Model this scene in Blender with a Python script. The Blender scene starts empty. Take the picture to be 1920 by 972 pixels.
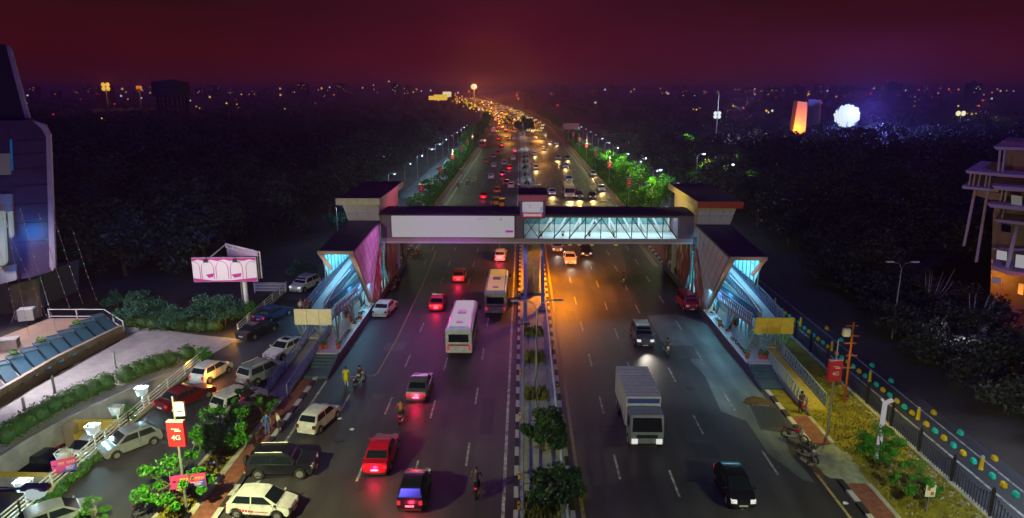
import bpy, bmesh, math, random
import numpy as np
from math import sin, cos, pi, radians, atan, tan, sqrt, hypot
from mathutils import Vector, Matrix, Euler
random.seed(7); RNG = np.random.default_rng(11)
SC = bpy.context.scene; COL = SC.collection
# ------------------------------------------------------------------ camera model (drone 23.7 m above the avenue)
H = 23.7; F = 1280.0; TH = atan(316/F); YW = atan(22*cos(TH)/F)
def ray(px, py):
    a = (px-960)/F; b = (486-py)/F
    x = a; y = cos(TH)+b*sin(TH); z = -sin(TH)+b*cos(TH)
    return Vector((x*cos(YW)-y*sin(YW), x*sin(YW)+y*cos(YW), z))
def G(px, py, h=0.0):
    d = ray(px, py); t = (h-H)/d.z
    return Vector((d.x*t, d.y*t, h))
def PX(px, py, X):
    d = ray(px, py); t = X/d.x
    return Vector((X, d.y*t, H+d.z*t))
def PY(px, py, Y):
    d = ray(px, py); t = Y/d.y
    return Vector((d.x*t, Y, H+d.z*t))
# ------------------------------------------------------------------ materials
MC = {}
def mat(name, col, rough=.7, metal=0., emit=None, es=1., var=0., vscale=2., col2=None, bump=0., bscale=30., spec=.5, alpha=1.):
    if name in MC: return MC[name]
    m = bpy.data.materials.new(name); m.use_nodes = True; nt = m.node_tree; N = nt.nodes; L = nt.links
    b = N['Principled BSDF']
    b.inputs['Base Color'].default_value = (*col, 1); b.inputs['Roughness'].default_value = rough
    b.inputs['Metallic'].default_value = metal
    b.inputs['Specular IOR Level'].default_value = spec
    if alpha < 1: b.inputs['Alpha'].default_value = alpha
    if var or col2 or bump:
        tc = N.new('ShaderNodeTexCoord')
    if var or col2:
        n = N.new('ShaderNodeTexNoise'); n.inputs['Scale'].default_value = vscale; n.inputs['Detail'].default_value = 6
        n.inputs['Roughness'].default_value = .65
        L.new(tc.outputs['Object'], n.inputs['Vector'])
        r = N.new('ShaderNodeValToRGB'); c2 = col2 or tuple(min(1, c*(1+var)) for c in col); c1 = col if col2 else tuple(c*(1-var) for c in col)
        r.color_ramp.elements[0].color = (*c1, 1); r.color_ramp.elements[1].color = (*c2, 1)
        r.color_ramp.elements[0].position = .36; r.color_ramp.elements[1].position = .66
        L.new(n.outputs['Fac'], r.inputs['Fac']); L.new(r.outputs['Color'], b.inputs['Base Color'])
    if bump:
        n2 = N.new('ShaderNodeTexNoise'); n2.inputs['Scale'].default_value = bscale; n2.inputs['Detail'].default_value = 4
        L.new(tc.outputs['Object'], n2.inputs['Vector'])
        bp = N.new('ShaderNodeBump'); bp.inputs['Strength'].default_value = bump; bp.inputs['Distance'].default_value = .05
        L.new(n2.outputs['Fac'], bp.inputs['Height']); L.new(bp.outputs['Normal'], b.inputs['Normal'])
    if emit:
        b.inputs['Emission Color'].default_value = (*emit, 1); b.inputs['Emission Strength'].default_value = es
        m.cycles.emission_sampling = 'NONE'
    MC[name] = m; return m
W = .216     # the photograph's white: its lamps and screens never read brighter than this
M = {}
def leafmat(name, c1, c2):
    m = mat(name, c1, rough=.6, col2=c2, vscale=1.6); b = m.node_tree.nodes['Principled BSDF']
    return m
def setup_mats():
    M['concrete'] = mat('concrete', (.30,.29,.28), .85, var=.25, vscale=1.2, bump=.2)
    M['pale_tile'] = mat('pale_tile', (.42,.40,.42), .5, var=.12, vscale=3)
    M['dark_roof'] = mat('dark_roof', (.045,.030,.055), .6, var=.3, vscale=.8)
    M['clad'] = mat('clad', (.50,.46,.48), .35, var=.06, vscale=.6)
    M['clad_edge'] = mat('clad_edge', (.30,.22,.20), .5)
    M['steel_blue'] = mat('steel_blue', (.10,.22,.36), .4, metal=.2)
    M['rail'] = mat('rail', (.16,.20,.34), .45, metal=.2)
    M['white_metal'] = mat('white_metal', (.62,.62,.64), .4)
    M['grey_metal'] = mat('grey_metal', (.30,.31,.33), .4, metal=.5)
    M['dark_metal'] = mat('dark_metal', (.025,.025,.03), .45, metal=.3)
    M['dark_blue_wall'] = mat('dark_blue_wall', (.035,.04,.085), .6, var=.3, vscale=1.5)
    M['granite'] = mat('granite', (.05,.09,.12), .35, var=.3, vscale=5)
    M['tan_stone'] = mat('tan_stone', (.26,.20,.17), .75, var=.25, vscale=.9, bump=.2)
    M['hotel_panel'] = mat('hotel_panel', (.075,.045,.10), .35, var=.2, vscale=.5)
    M['hotel_band'] = mat('hotel_band', (.45,.33,.42), .45, var=.1, vscale=1)
    M['yellow_panel'] = mat('yellow_panel', (.50,.36,.035), .55, var=.1, vscale=2)
    M['cream_panel'] = mat('cream_panel', (.62,.54,.36), .55, var=.08, vscale=2)
    M['red_fascia'] = mat('red_fascia', (.42,.045,.03), .5)
    M['pink_fascia'] = mat('pink_fascia', (.45,.10,.14), .5)
    M['glass_dark'] = mat('glass_dark', (.008,.014,.02), .08, spec=.8)
    M['tyre'] = mat('tyre', (.012,.012,.013), .85)
    M['rim'] = mat('rim', (.42,.42,.44), .3, metal=.7)
    M['black_trim'] = mat('black_trim', (.015,.015,.018), .5)
    M['plate_white'] = mat('plate_white', (.6,.6,.6), .5)
    M['plate_ink'] = mat('plate_ink', (.02,.02,.02), .5)
    M['tail'] = mat('tail_lit', (.1,.01,.01), .3, emit=(1,.03,.08), es=.6)
    M['tail_core'] = mat('tail_core_lit', (.4,.1,.05), .3, emit=(1,.45,.16), es=.216)
    M['tail_off'] = mat('tail_off', (.16,.008,.008), .25)
    M['head'] = mat('head_lit', (.05,.05,.05), .3, emit=(1,.98,.92), es=.75)
    M['head_warm'] = mat('head_warm_lit', (.5,.4,.2), .3, emit=(1,.62,.06), es=.4)
    M['head_off'] = mat('head_off', (.42,.43,.45), .15)
    M['cool'] = mat('lamp_cool_lit', (.05,.05,.05), .4, emit=(.86,1,1), es=.216)
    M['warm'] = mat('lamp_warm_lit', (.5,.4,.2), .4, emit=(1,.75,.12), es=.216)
    M['orange'] = mat('lamp_orange_lit', (.5,.2,.05), .4, emit=(1,.30,.01), es=.20)
    M['globe'] = mat('globe_lit', (.02,.02,.02), .6, emit=(.80,1,1), es=.5)
    M['redl'] = mat('lamp_red_lit', (.4,.05,.05), .4, emit=(1,.03,.08), es=.20)
    M['magl'] = mat('lamp_magenta_lit', (.4,.05,.3), .4, emit=(.9,.05,.9), es=.16)
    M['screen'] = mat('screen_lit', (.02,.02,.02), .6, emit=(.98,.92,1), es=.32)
    M['cyan_l'] = mat('cyan_lit', (.1,.4,.5), .4, emit=(.06,.62,.85), es=.2)
    M['deckfloor'] = mat('deck_floor', (.5,.52,.52), .5, var=.08, vscale=2)
    M['leaf_lit'] = leafmat('leaf_bright', (.010,.12,.001), (.055,.27,.004))
    M['leaf_mid'] = leafmat('leaf_mid', (.014,.10,.003), (.05,.20,.008))
    M['leaf_dark'] = leafmat('leaf_dark', (.014,.05,.008), (.03,.10,.014))
    M['leaf_teal'] = leafmat('leaf_teal', (.012,.07,.04), (.03,.14,.08))
    M['forest'] = leafmat('leaf_forest', (.022,.030,.018), (.045,.060,.030))
    M['hedge'] = leafmat('leaf_hedge', (.03,.07,.006), (.09,.14,.012))
    M['bark'] = mat('bark', (.09,.065,.045), .9, var=.3, vscale=6)
    M['grass'] = mat('verge_ground', (.10,.08,.002), .95, col2=(.26,.22,.004), vscale=.9, bump=.5, bscale=12)
    M['brick_path'] = mat('brick_path', (.15,.045,.03), .85, col2=(.25,.09,.055), vscale=3, bump=.3, bscale=14)
    M['terracotta'] = mat('terracotta', (.42,.06,.03), .6)
    M['skin'] = mat('skin', (.28,.14,.08), .6)
    M['hair'] = mat('hair', (.012,.010,.010), .6)
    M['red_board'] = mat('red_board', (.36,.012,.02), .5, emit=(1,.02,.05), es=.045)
    M['soil'] = mat('soil', (.09,.055,.02), .95, var=.4, vscale=6)
setup_mats()
# ------------------------------------------------------------------ mesh helpers
class MB:
    def __init__(s): s.v = []; s.f = []; s.m = []; s.cur = 0
    def add(s, vs, fs, m=None):
        o = len(s.v); s.v += [tuple(v) for v in vs]; s.f += [tuple(i+o for i in f) for f in fs]
        s.m += [s.cur if m is None else m]*len(fs)
    def box(s, x0, x1, y0, y1, z0, z1, m=None):
        s.add([(x0,y0,z0),(x1,y0,z0),(x1,y1,z0),(x0,y1,z0),(x0,y0,z1),(x1,y0,z1),(x1,y1,z1),(x0,y1,z1)],
              [(0,3,2,1),(4,5,6,7),(0,1,5,4),(1,2,6,5),(2,3,7,6),(3,0,4,7)], m)
    def hexa(s, b, t, m=None):      # four bottom and four top points
        s.add(list(b)+list(t), [(0,3,2,1),(4,5,6,7),(0,1,5,4),(1,2,6,5),(2,3,7,6),(3,0,4,7)], m)
    def bar(s, a, b, w=.1, h=None, m=None, up=(0,0,1)):
        a = Vector(a); b = Vector(b); d = (b-a)
        if d.length < 1e-6: return
        d.normalize(); u = Vector(up)
        if abs(d.dot(u)) > .98: u = Vector((0,1,0))
        r = d.cross(u).normalized(); u = r.cross(d); h = w if h is None else h
        r = r*w/2; u = u*h/2
        s.hexa([a-r-u, a+r-u, b+r-u, b-r-u], [a-r+u, a+r+u, b+r+u, b-r+u], m)
    def tube(s, pts, rad, n=8, m=None, cap=True):
        pts = [Vector(p) for p in pts]; k = len(pts)
        rads = rad if isinstance(rad, (list, tuple)) else [rad]*k
        vs = []; 
        for i, p in enumerate(pts):
            d = (pts[min(i+1,k-1)]-pts[max(i-1,0)]).normalized()
            ref = Vector((0,0,1)) if abs(d.z) < .9 else Vector((1,0,0))
            a = d.cross(ref).normalized(); b = d.cross(a)
            for j in range(n):
                t = 2*pi*j/n; vs.append(p+(a*cos(t)+b*sin(t))*rads[i])
        fs = [(i*n+j, i*n+(j+1)%n, (i+1)*n+(j+1)%n, (i+1)*n+j) for i in range(k-1) for j in range(n)]
        if cap: fs += [tuple(range(n))[::-1], tuple((k-1)*n+j for j in range(n))]
        s.add(vs, fs, m)
    def lathe(s, c, prof, n=12, m=None):      # prof: (r, z)
        c = Vector(c); vs = [c+Vector((r*cos(2*pi*j/n), r*sin(2*pi*j/n), z)) for r, z in prof for j in range(n)]
        k = len(prof)
        fs = [(i*n+j, i*n+(j+1)%n, (i+1)*n+(j+1)%n, (i+1)*n+j) for i in range(k-1) for j in range(n)]
        fs += [tuple(range(n))[::-1], tuple((k-1)*n+j for j in range(n))]
        s.add(vs, fs, m)
    def ball(s, c, r, n=8, m=None, sx=1, sy=1, sz=1):
        c = Vector(c); k = n//2+1; vs = []
        for i in range(k):
            t = pi*(i+.5)/k
            for j in range(n): vs.append(c+Vector((r*sx*sin(t)*cos(2*pi*j/n), r*sy*sin(t)*sin(2*pi*j/n), -r*sz*cos(t))))
        fs = [(i*n+j, i*n+(j+1)%n, (i+1)*n+(j+1)%n, (i+1)*n+j) for i in range(k-1) for j in range(n)]
        fs += [tuple(range(n))[::-1], tuple((k-1)*n+j for j in range(n))]
        s.add(vs, fs, m)
    def prism(s, poly, d, m=None):            # poly: 3-D points, extruded by vector d
        d = Vector(d); n = len(poly); p = [Vector(q) for q in poly]
        s.add(p+[q+d for q in p], [tuple(range(n))[::-1], tuple(range(n, 2*n))]+[(i,(i+1)%n,(i+1)%n+n,i+n) for i in range(n)], m)
    def sheet(s, poly, m=None): s.add(poly, [tuple(range(len(poly)))], m)
    def build(s, name, mats, parent=None, bevel=0, smooth=False, loc=None):
        me = bpy.data.meshes.new(name); me.from_pydata(s.v, [], s.f)
        if not isinstance(mats, (list, tuple)): mats = [mats]
        for q in mats: me.materials.append(q)
        if len(mats) > 1: me.polygons.foreach_set('material_index', s.m)
        bm = bmesh.new(); bm.from_mesh(me); bmesh.ops.recalc_face_normals(bm, faces=bm.faces)
        if bevel: bmesh.ops.bevel(bm, geom=[e for e in bm.edges if len(e.link_faces) == 2 and e.calc_face_angle(0) > .5], offset=bevel, segments=2, affect='EDGES', clamp_overlap=True)
        bm.to_mesh(me); bm.free()
        if smooth: me.polygons.foreach_set('use_smooth', [True]*len(me.polygons))
        o = bpy.data.objects.new(name, me); COL.objects.link(o)
        if parent: o.parent = parent
        if loc is not None: o.location = loc
        return o
def tag(o, label=None, cat=None, group=None, kind=None):
    if label: o['label'] = label
    if cat: o['category'] = cat
    if group: o['group'] = group
    if kind: o['kind'] = kind
    return o
def empty(name, label, cat, loc=(0,0,0), rz=0., group=None):
    o = bpy.data.objects.new(name, None); COL.objects.link(o); o.empty_display_size = .2
    o.location = loc; o.rotation_euler = (0,0,rz); tag(o, label, cat, group); return o
KIDS = {}
def dup(src, loc, rz=0., label=None, group=None, scale=None):
    r = src.copy(); COL.objects.link(r); r.location = loc; r.rotation_euler = (0,0,rz)
    if scale: r.scale = (scale,)*3 if not isinstance(scale, tuple) else scale
    if label: r['label'] = label
    if group: r['group'] = group
    if src.name not in KIDS:
        bpy.context.view_layer.update()
        KIDS[src.name] = [(c, list(c.children)) for c in src.children]
    for c, gs in KIDS[src.name]:
        d = c.copy(); COL.objects.link(d); d.parent = r
        for g in gs:
            e = g.copy(); COL.objects.link(e); e.parent = d
    return r
class Proto:      # hands out the prototype itself first, then copies
    def __init__(s, o): s.o = o; s.used = False
    def put(s, loc, rz=0., label=None, group=None, scale=None):
        if s.used: return dup(s.o, loc, rz, label, group, scale)
        s.pending = (loc, rz, label, group, scale); s.used = True
        bpy.context.view_layer.update(); KIDS[s.o.name] = [(c, list(c.children)) for c in s.o.children]
        o = s.o; o.location = loc; o.rotation_euler = (0,0,rz)
        if scale: o.scale = (scale,)*3 if not isinstance(scale, tuple) else scale
        if label: o['label'] = label
        if group: o['group'] = group
        return o
ORD = 'first second third fourth fifth sixth seventh eighth ninth tenth eleventh twelfth thirteenth fourteenth fifteenth sixteenth seventeenth eighteenth nineteenth twentieth'.split()
TENS = {2:'twenty',3:'thirty',4:'forty',5:'fifty',6:'sixty',7:'seventy',8:'eighty',9:'ninety',10:'hundred'}
def nth(i):
    if i < 20: return ORD[i]
    t, u = divmod(i+1, 10)
    if t >= 10: return 'hundred and '+nth(i-100) if i >= 100 else 'hundredth'
    return TENS[t]+'-'+ORD[u-1] if u else TENS[t][:-1]+'ieth'
def lamp(name, typ, loc, energy, color, size=.3, spot=None, target=None, blend=.6):
    l = bpy.data.lights.new(name, typ); l.energy = energy; l.color = color
    if typ == 'AREA':
        if isinstance(size, tuple): l.shape = 'RECTANGLE'; l.size, l.size_y = size
        else: l.size = size
    else: l.shadow_soft_size = size
    if typ == 'SPOT': l.spot_size = spot or radians(120); l.spot_blend = blend
    o = bpy.data.objects.new(name, l); COL.objects.link(o); o.location = loc
    d = (Vector(target)-Vector(loc)) if target is not None else Vector((0,0,-1))
    o.rotation_euler = d.to_track_quat('-Z', 'Y').to_euler()
    return o
# ------------------------------------------------------------------ foliage
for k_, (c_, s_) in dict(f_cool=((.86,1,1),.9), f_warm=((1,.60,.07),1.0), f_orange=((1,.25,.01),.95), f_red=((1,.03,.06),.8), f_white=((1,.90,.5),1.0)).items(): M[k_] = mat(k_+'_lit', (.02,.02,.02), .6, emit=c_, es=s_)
def core_blobs(name, centers, radii, m, parent, k=.62):
    b = MB()
    for c, r in zip(centers, radii): b.ball(c, r*k, 8, sz=.85)
    return b.build(name, m, parent, smooth=True)
def leaf_cloud(name, centers, radii, per, size, m, parent=None, flat=.7, rng=RNG):
    """many small leaf faces spread through clumps"""
    P = []
    for c, r in zip(centers, radii):
        d = rng.normal(size=(per,3)); d /= np.linalg.norm(d, axis=1)[:,None]
        rr = r*(.55+.5*rng.random((per,1)))
        P.append(np.array(c)+d*rr*np.array([1,1,flat]))
    P = np.concatenate(P); n = len(P)
    nrm = rng.normal(size=(n,3))+np.array([0,0,1.0]); nrm /= np.linalg.norm(nrm, axis=1)[:,None]
    a = np.cross(nrm, rng.normal(size=(n,3))); a /= np.linalg.norm(a, axis=1)[:,None]; b = np.cross(nrm, a)
    s = size*(.6+.8*rng.random((n,1)))
    V = np.stack([P-a*s*.5, P+b*s*.28, P+a*s*.5, P-b*s*.28], 1).reshape(-1,3)
    me = bpy.data.meshes.new(name); me.vertices.add(4*n); me.vertices.foreach_set('co', V.astype(np.float32).ravel())
    me.loops.add(4*n); me.loops.foreach_set('vertex_index', np.arange(4*n, dtype=np.int32))
    me.polygons.add(n); me.polygons.foreach_set('loop_start', np.arange(0,4*n,4,dtype=np.int32)); me.polygons.foreach_set('loop_total', np.full(n,4,dtype=np.int32))
    me.update(calc_edges=True); me.materials.append(m)
    o = bpy.data.objects.new(name, me); COL.objects.link(o)
    if parent: o.parent = parent
    return o
def make_tree(name, label, cat, h, cr, m, nclump=14, per=90, leaf=.3, trunk=.12, seed=0, low=.42, ncl_r=.34, flat=.8):
    rg = np.random.default_rng(seed); t = empty(name, label, cat)
    tb = MB(); bend = rg.normal(size=2)*.08*h
    top = Vector((bend[0], bend[1], h*.62))
    tb.tube([(0,0,-.1),(bend[0]*.3,bend[1]*.3,h*.3), top], [trunk, trunk*.8, trunk*.5], 7)
    cs = []; rs = []
    for i in range(nclump):
        a = 2*pi*(i*.618)+rg.random()*.6; rr = cr*(.25+.75*sqrt((i+.5)/nclump)); z = h*(low+(.93-low)*rg.random())
        zz = z*(1-.18*(rr/cr)); c = Vector((rr*cos(a)+bend[0], rr*sin(a)+bend[1], zz)); cs.append(tuple(c)); rs.append(cr*ncl_r*(.7+.6*rg.random()))
        st = Vector((bend[0]*.5, bend[1]*.5, h*(.25+.3*rg.random())))
        tb.tube([st, (st+c)/2+Vector((0,0,-.06*h)), c], [trunk*.45, trunk*.3, trunk*.12], 5)
    cs.append((bend[0], bend[1], h*.88)); rs.append(cr*.4)
    tb.build('trunk', M['bark'], t)
    leaf_cloud('crown', cs, rs, per, leaf, m, t, flat, rg)
    return t
def shift(o, v):
    for c in o.children: c.location = Vector(c.location)+Vector(v)
# ------------------------------------------------------------------ the avenue's gentle bend far away
_CY = [0,150,300,454,530,640,800,1066,1600,2500,4200]; _CX = [0,-.2,-.9,-2.8,-5.5,-12,-21,-44,-100,-205,-420]
def cx(y): return float(np.interp(y, _CY, _CX))
YS = [14,20,30,40,50,60,70,80,90,100,115,130,150,175,200,230,260,300,350,400,454,490,530,580,640,710,800,930,1066,1300,1600,2000,2500,3300,4200]
def strip(b, x0, x1, z, y0=14, y1=4200, m=None, th=0):
    ys = sorted(set([y0,y1]+[y for y in YS if y0 < y < y1]))
    for a, c in zip(ys[:-1], ys[1:]):
        if th: b.hexa([(x0+cx(a),a,z-th),(x1+cx(a),a,z-th),(x1+cx(c),c,z-th),(x0+cx(c),c,z-th)], [(x0+cx(a),a,z),(x1+cx(a),a,z),(x1+cx(c),c,z),(x0+cx(c),c,z)], m)
        else: b.add([(x0+cx(a),a,z),(x1+cx(a),a,z),(x1+cx(c),c,z),(x0+cx(c),c,z)], [(0,1,2,3)], m)
def kerbmat(name, c1, c2, period=2.4, axis=1):
    m = mat(name, c1, .8); nt = m.node_tree; N = nt.nodes; L = nt.links
    g = N.new('ShaderNodeNewGeometry'); sp = N.new('ShaderNodeSeparateXYZ'); L.new(g.outputs['Position'], sp.inputs[0])
    d = N.new('ShaderNodeMath'); d.operation = 'DIVIDE'; d.inputs[1].default_value = period; L.new(sp.outputs[axis], d.inputs[0])
    f = N.new('ShaderNodeMath'); f.operation = 'FRACT'; L.new(d.outputs[0], f.inputs[0])
    gt = N.new('ShaderNodeMath'); gt.operation = 'GREATER_THAN'; gt.inputs[1].default_value = .5; L.new(f.outputs[0], gt.inputs[0])
    mx = N.new('ShaderNodeMix'); mx.data_type = 'RGBA'; mx.inputs[6].default_value = (*c1,1); mx.inputs[7].default_value = (*c2,1)
    L.new(gt.outputs[0], mx.inputs[0]); L.new(mx.outputs[2], N['Principled BSDF'].inputs['Base Color']); return m
def asphalt(name, c, var=.35, rough=.60, tint=None):
    m = mat(name, c, rough); nt = m.node_tree; N = nt.nodes; L = nt.links; b = N['Principled BSDF']
    tc = N.new('ShaderNodeTexCoord')
    mp = N.new('ShaderNodeMapping'); mp.inputs['Scale'].default_value = (1,.12,1); L.new(tc.outputs['Object'], mp.inputs[0])
    n1 = N.new('ShaderNodeTexNoise'); n1.inputs['Scale'].default_value = .55; n1.inputs['Detail'].default_value = 8; n1.inputs['Roughness'].default_value = .62; L.new(mp.outputs[0], n1.inputs['Vector'])
    n2 = N.new('ShaderNodeTexNoise'); n2.inputs['Scale'].default_value = .16; n2.inputs['Detail'].default_value = 7; L.new(tc.outputs['Object'], n2.inputs['Vector'])
    n3 = N.new('ShaderNodeTexNoise'); n3.inputs['Scale'].default_value = 9; n3.inputs['Detail'].default_value = 3; L.new(tc.outputs['Object'], n3.inputs['Vector'])
    a = N.new('ShaderNodeMath'); a.operation = 'ADD'; L.new(n1.outputs[0], a.inputs[0]); L.new(n2.outputs[0], a.inputs[1])
    a2 = N.new('ShaderNodeMath'); a2.operation = 'MULTIPLY_ADD'; a2.inputs[1].default_value = .5; L.new(n3.outputs[0], a2.inputs[0]); L.new(a.outputs[0], a2.inputs[2])
    mr = N.new('ShaderNodeMapRange'); mr.inputs[1].default_value = .95; mr.inputs[2].default_value = 1.55; mr.inputs[3].default_value = 1-var; mr.inputs[4].default_value = 1+var; L.new(a2.outputs[0], mr.inputs[0])
    sx = N.new('ShaderNodeSeparateXYZ'); L.new(tc.outputs['Object'], sx.inputs[0]); wv = N.new('ShaderNodeMath'); wv.operation = 'MULTIPLY'; wv.inputs[1].default_value = 2*pi/1.72; L.new(sx.outputs[0], wv.inputs[0])
    sn = N.new('ShaderNodeMath'); sn.operation = 'SINE'; L.new(wv.outputs[0], sn.inputs[0]); sm = N.new('ShaderNodeMath'); sm.operation = 'MULTIPLY_ADD'; sm.inputs[1].default_value = .10; sm.inputs[2].default_value = 1.0; L.new(sn.outputs[0], sm.inputs[0])
    vo = N.new('ShaderNodeTexVoronoi'); vo.feature = 'DISTANCE_TO_EDGE'; vo.inputs['Scale'].default_value = .22; nz = N.new('ShaderNodeVectorMath'); nz.operation = 'ADD'; ns = N.new('ShaderNodeVectorMath'); ns.operation = 'SCALE'; ns.inputs['Scale'].default_value = 2.2; L.new(n3.outputs['Color'], ns.inputs[0]); L.new(tc.outputs['Object'], nz.inputs[0]); L.new(ns.outputs[0], nz.inputs[1]); L.new(nz.outputs[0], vo.inputs['Vector'])
    cr = N.new('ShaderNodeMapRange'); cr.inputs[1].default_value = 0; cr.inputs[2].default_value = .012; cr.inputs[3].default_value = .55; cr.inputs[4].default_value = 1; L.new(vo.outputs['Distance'], cr.inputs[0])
    m1 = N.new('ShaderNodeMath'); m1.operation = 'MULTIPLY'; L.new(mr.outputs[0], m1.inputs[0]); L.new(sm.outputs[0], m1.inputs[1]); m2_ = N.new('ShaderNodeMath'); m2_.operation = 'MULTIPLY'; L.new(m1.outputs[0], m2_.inputs[0]); L.new(cr.outputs[0], m2_.inputs[1])
    mx = N.new('ShaderNodeVectorMath'); mx.operation = 'SCALE'; mx.inputs[0].default_value = c; L.new(m2_.outputs[0], mx.inputs['Scale'])
    L.new(mx.outputs[0], b.inputs['Base Color']); return m
M['asphalt'] = asphalt('asphalt', (.043,.039,.043), .55)
M['asphalt_new'] = asphalt('asphalt_new', (.020,.021,.030), .4)
M['asphalt_pale'] = asphalt('asphalt_pale', (.12,.14,.125), .70)
M['asphalt_pale2'] = asphalt('asphalt_pale2', (.070,.066,.066), .4)
M['asphalt_service'] = asphalt('asphalt_service', (.045,.045,.055), .3)
M['paint'] = mat('road_paint', (.10,.10,.10), .7, col2=(.55,.55,.52), vscale=2.2)
M['paint_y'] = mat('road_paint_yellow', (.34,.25,.10), .7, var=.3, vscale=3)
M['kerb'] = kerbmat('kerb_paint', (.42,.42,.40), (.02,.02,.022))
M['ground'] = mat('ground', (.030,.026,.022), .95, col2=(.06,.05,.04), vscale=.12)
M['pale_path'] = mat('pale_paving', (.34,.32,.26), .85, var=.25, vscale=1.5, bump=.2)
M['median_slab'] = mat('median_slab', (.22,.24,.20), .85, col2=(.32,.33,.27), vscale=.8, bump=.2)
def struct(b, name, m, **k):
    o = b.build(name, m, **k); o['kind'] = 'structure'; return o
LK, RK = -17.25, 19.7; ML, MR = -.3, 2.95       # outer kerbs and median edges
# ground as one sheet to the horizon with the sunk hotel forecourt cut out
curve = [G(*p).xy for p in [(360,690),(320,702),(280,718),(240,734),(200,752),(150,776),(100,800),(50,828),(0,860)]]+[Vector((-36.5,33)), Vector((-40,22))]
b = MB()
b.sheet([(-29.3,8,-.012),(-29.3,55.6,-.012),(-29.3,6000,-.012),(5500,6000,-.012),(5500,8,-.012)])
b.sheet([(-29.3,55.6,-.012)]+[(p.x,p.y,-.012) for p in curve[1:]]+[(-40,8,-.012),(-5500,8,-.012),(-5500,6000,-.012),(-29.3,6000,-.012)])
struct(b, 'ground', M['ground'])
b = MB(); strip(b, LK, ML-.15, 0); strip(b, MR+.15, RK, 0); struct(b, 'road', M['asphalt'])
b = MB(); strip(b, -28.4, -20.9, -.003, 14, 1600); struct(b, 'service_road', M['asphalt_service'])
b = MB(); strip(b, 26.9, 31.7, -.003, 14, 1600); struct(b, 'side_road', M['asphalt_service'])
# road patches
b = MB(); b.sheet([(*G(*p).xy, .004) for p in [(600,707),(708,700),(742,640),(790,540),(822,462),(792,460),(700,562),(640,660)]]); struct(b, 'road_patch', M['asphalt_new'])
b = MB(); b.sheet([(*G(*p).xy, .004) for p in [(1168,470),(1248,494),(1300,560),(1352,622),(1318,600),(1262,588),(1205,585),(1178,530)]])
b.sheet([(*G(*p).xy, .004) for p in [(1408,762),(1455,765),(1478,800),(1430,803)]]); struct(b, 'road_patch', M['asphalt_new'])
b = MB(); b.sheet([(*G(*p).xy, .004) for p in [(1214,592),(1268,590),(1322,606),(1352,632),(1380,664),(1402,700),(1430,740),(1442,762),(1405,760),(1426,806),(1470,812),(1480,850),(1508,880),(1528,905),(1505,900),(1440,850),(1400,790),(1352,772),(1322,706),(1280,660),(1240,640)]]); struct(b, 'road_patch', M['asphalt_pale'])
rg0 = random.Random(12)
for (x0,y0,w0,l0,k0) in [(-9.5,39,1.3,4.5,0),(-5.2,58,1.1,3,0),(-12.2,61,2.0,2.2,1),(-2.6,47,1.0,6,0),(6.2,44,1.4,3.2,0),(9.8,61,1.2,5,1),(12.4,42,1.7,2.1,0),(15.2,60,2.1,3.4,1),(5.2,70,.9,4,0),(-7.7,71,1.2,2.4,1),(-11.5,50,.9,.9,1),(8.0,52.5,.8,.8,0)]:
    b = MB(); n0 = 14; b.sheet([(x0+w0/2*(1 if abs(cos(a)) > .5 else abs(cos(a))*1.7)*(1 if cos(a) > 0 else -1)*(.92+.12*rg0.random()), y0+l0/2*(1 if abs(sin(a)) > .5 else abs(sin(a))*1.7)*(1 if sin(a) > 0 else -1)*(.92+.12*rg0.random()), .0062) for a in [2*pi*i/n0+.1 for i in range(n0)]]); struct(b, 'road_patch', M['asphalt_new' if k0 == 0 else 'asphalt_pale2'])
for (x0,y0) in [(-8.2,44.5),(-4.4,52),(7.6,48),(13.8,52.2),(-12.8,43),(10.6,38.5)]:
    b = MB(); b.lathe((0,0,0), [(.33,0),(.33,.012),(.30,.016)], 18); struct(b, 'manhole_surface', M['dark_metal'], loc=(x0,y0,.002))
# lane paint
b = MB()
for x0 in (-13.8,-10.3,-6.8,-3.6,6.2,9.5,12.9,16.3):
    y = 26.0+(x0*7 % 5)
    while y < 420:
        if not (x0 < -12 and y > 56 and y < 92): b.add([(x0-.07+cx(y),y,.008),(x0+.07+cx(y),y,.008),(x0+.07+cx(y+3),y+3,.008),(x0-.07+cx(y+3),y+3,.008)], [(0,1,2,3)])
        y += 9
struct(b, 'lane_marking', M['paint'])
b = MB(); strip(b, ML-.85, ML-.65, .008, 14, 1500); strip(b, LK+.75, LK+.93, .008, 14, 53); strip(b, LK+.75, LK+.93, .008, 96, 1500)
struct(b, 'edge_marking', M['paint'])
b = MB(); strip(b, RK-1.0, RK-.82, .008, 92, 1500); strip(b, RK-1.0, RK-.82, .008, 14, 41); strip(b, MR+.5, MR+.72, .008, 14, 1500); strip(b, LK+1.05, LK+1.2, .008, 96, 1500); strip(b, RK-1.35, RK-1.2, .008, 92, 1500)
b2 = [G(*p).xy for p in [(640,708),(700,705),(708,700),(742,640),(790,540),(818,470)]]
for p, q in zip(b2[:-1], b2[1:]):
    d = (q-p).normalized(); n = Vector((-d.y, d.x))*.07; b.add([(*(p-n),.012),(*(q-n),.012),(*(q+n),.012),(*(p+n),.012)], [(0,1,2,3)])
struct(b, 'edge_marking', M['paint_y'])
b = MB(); b.sheet([(29.0,14,.006),(29.18,14,.006),(27.75,100,.006),(27.57,100,.006)]); strip(b, 30.45, 30.6, .006, 14, 600); struct(b, 'edge_marking', M['paint'])
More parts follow.
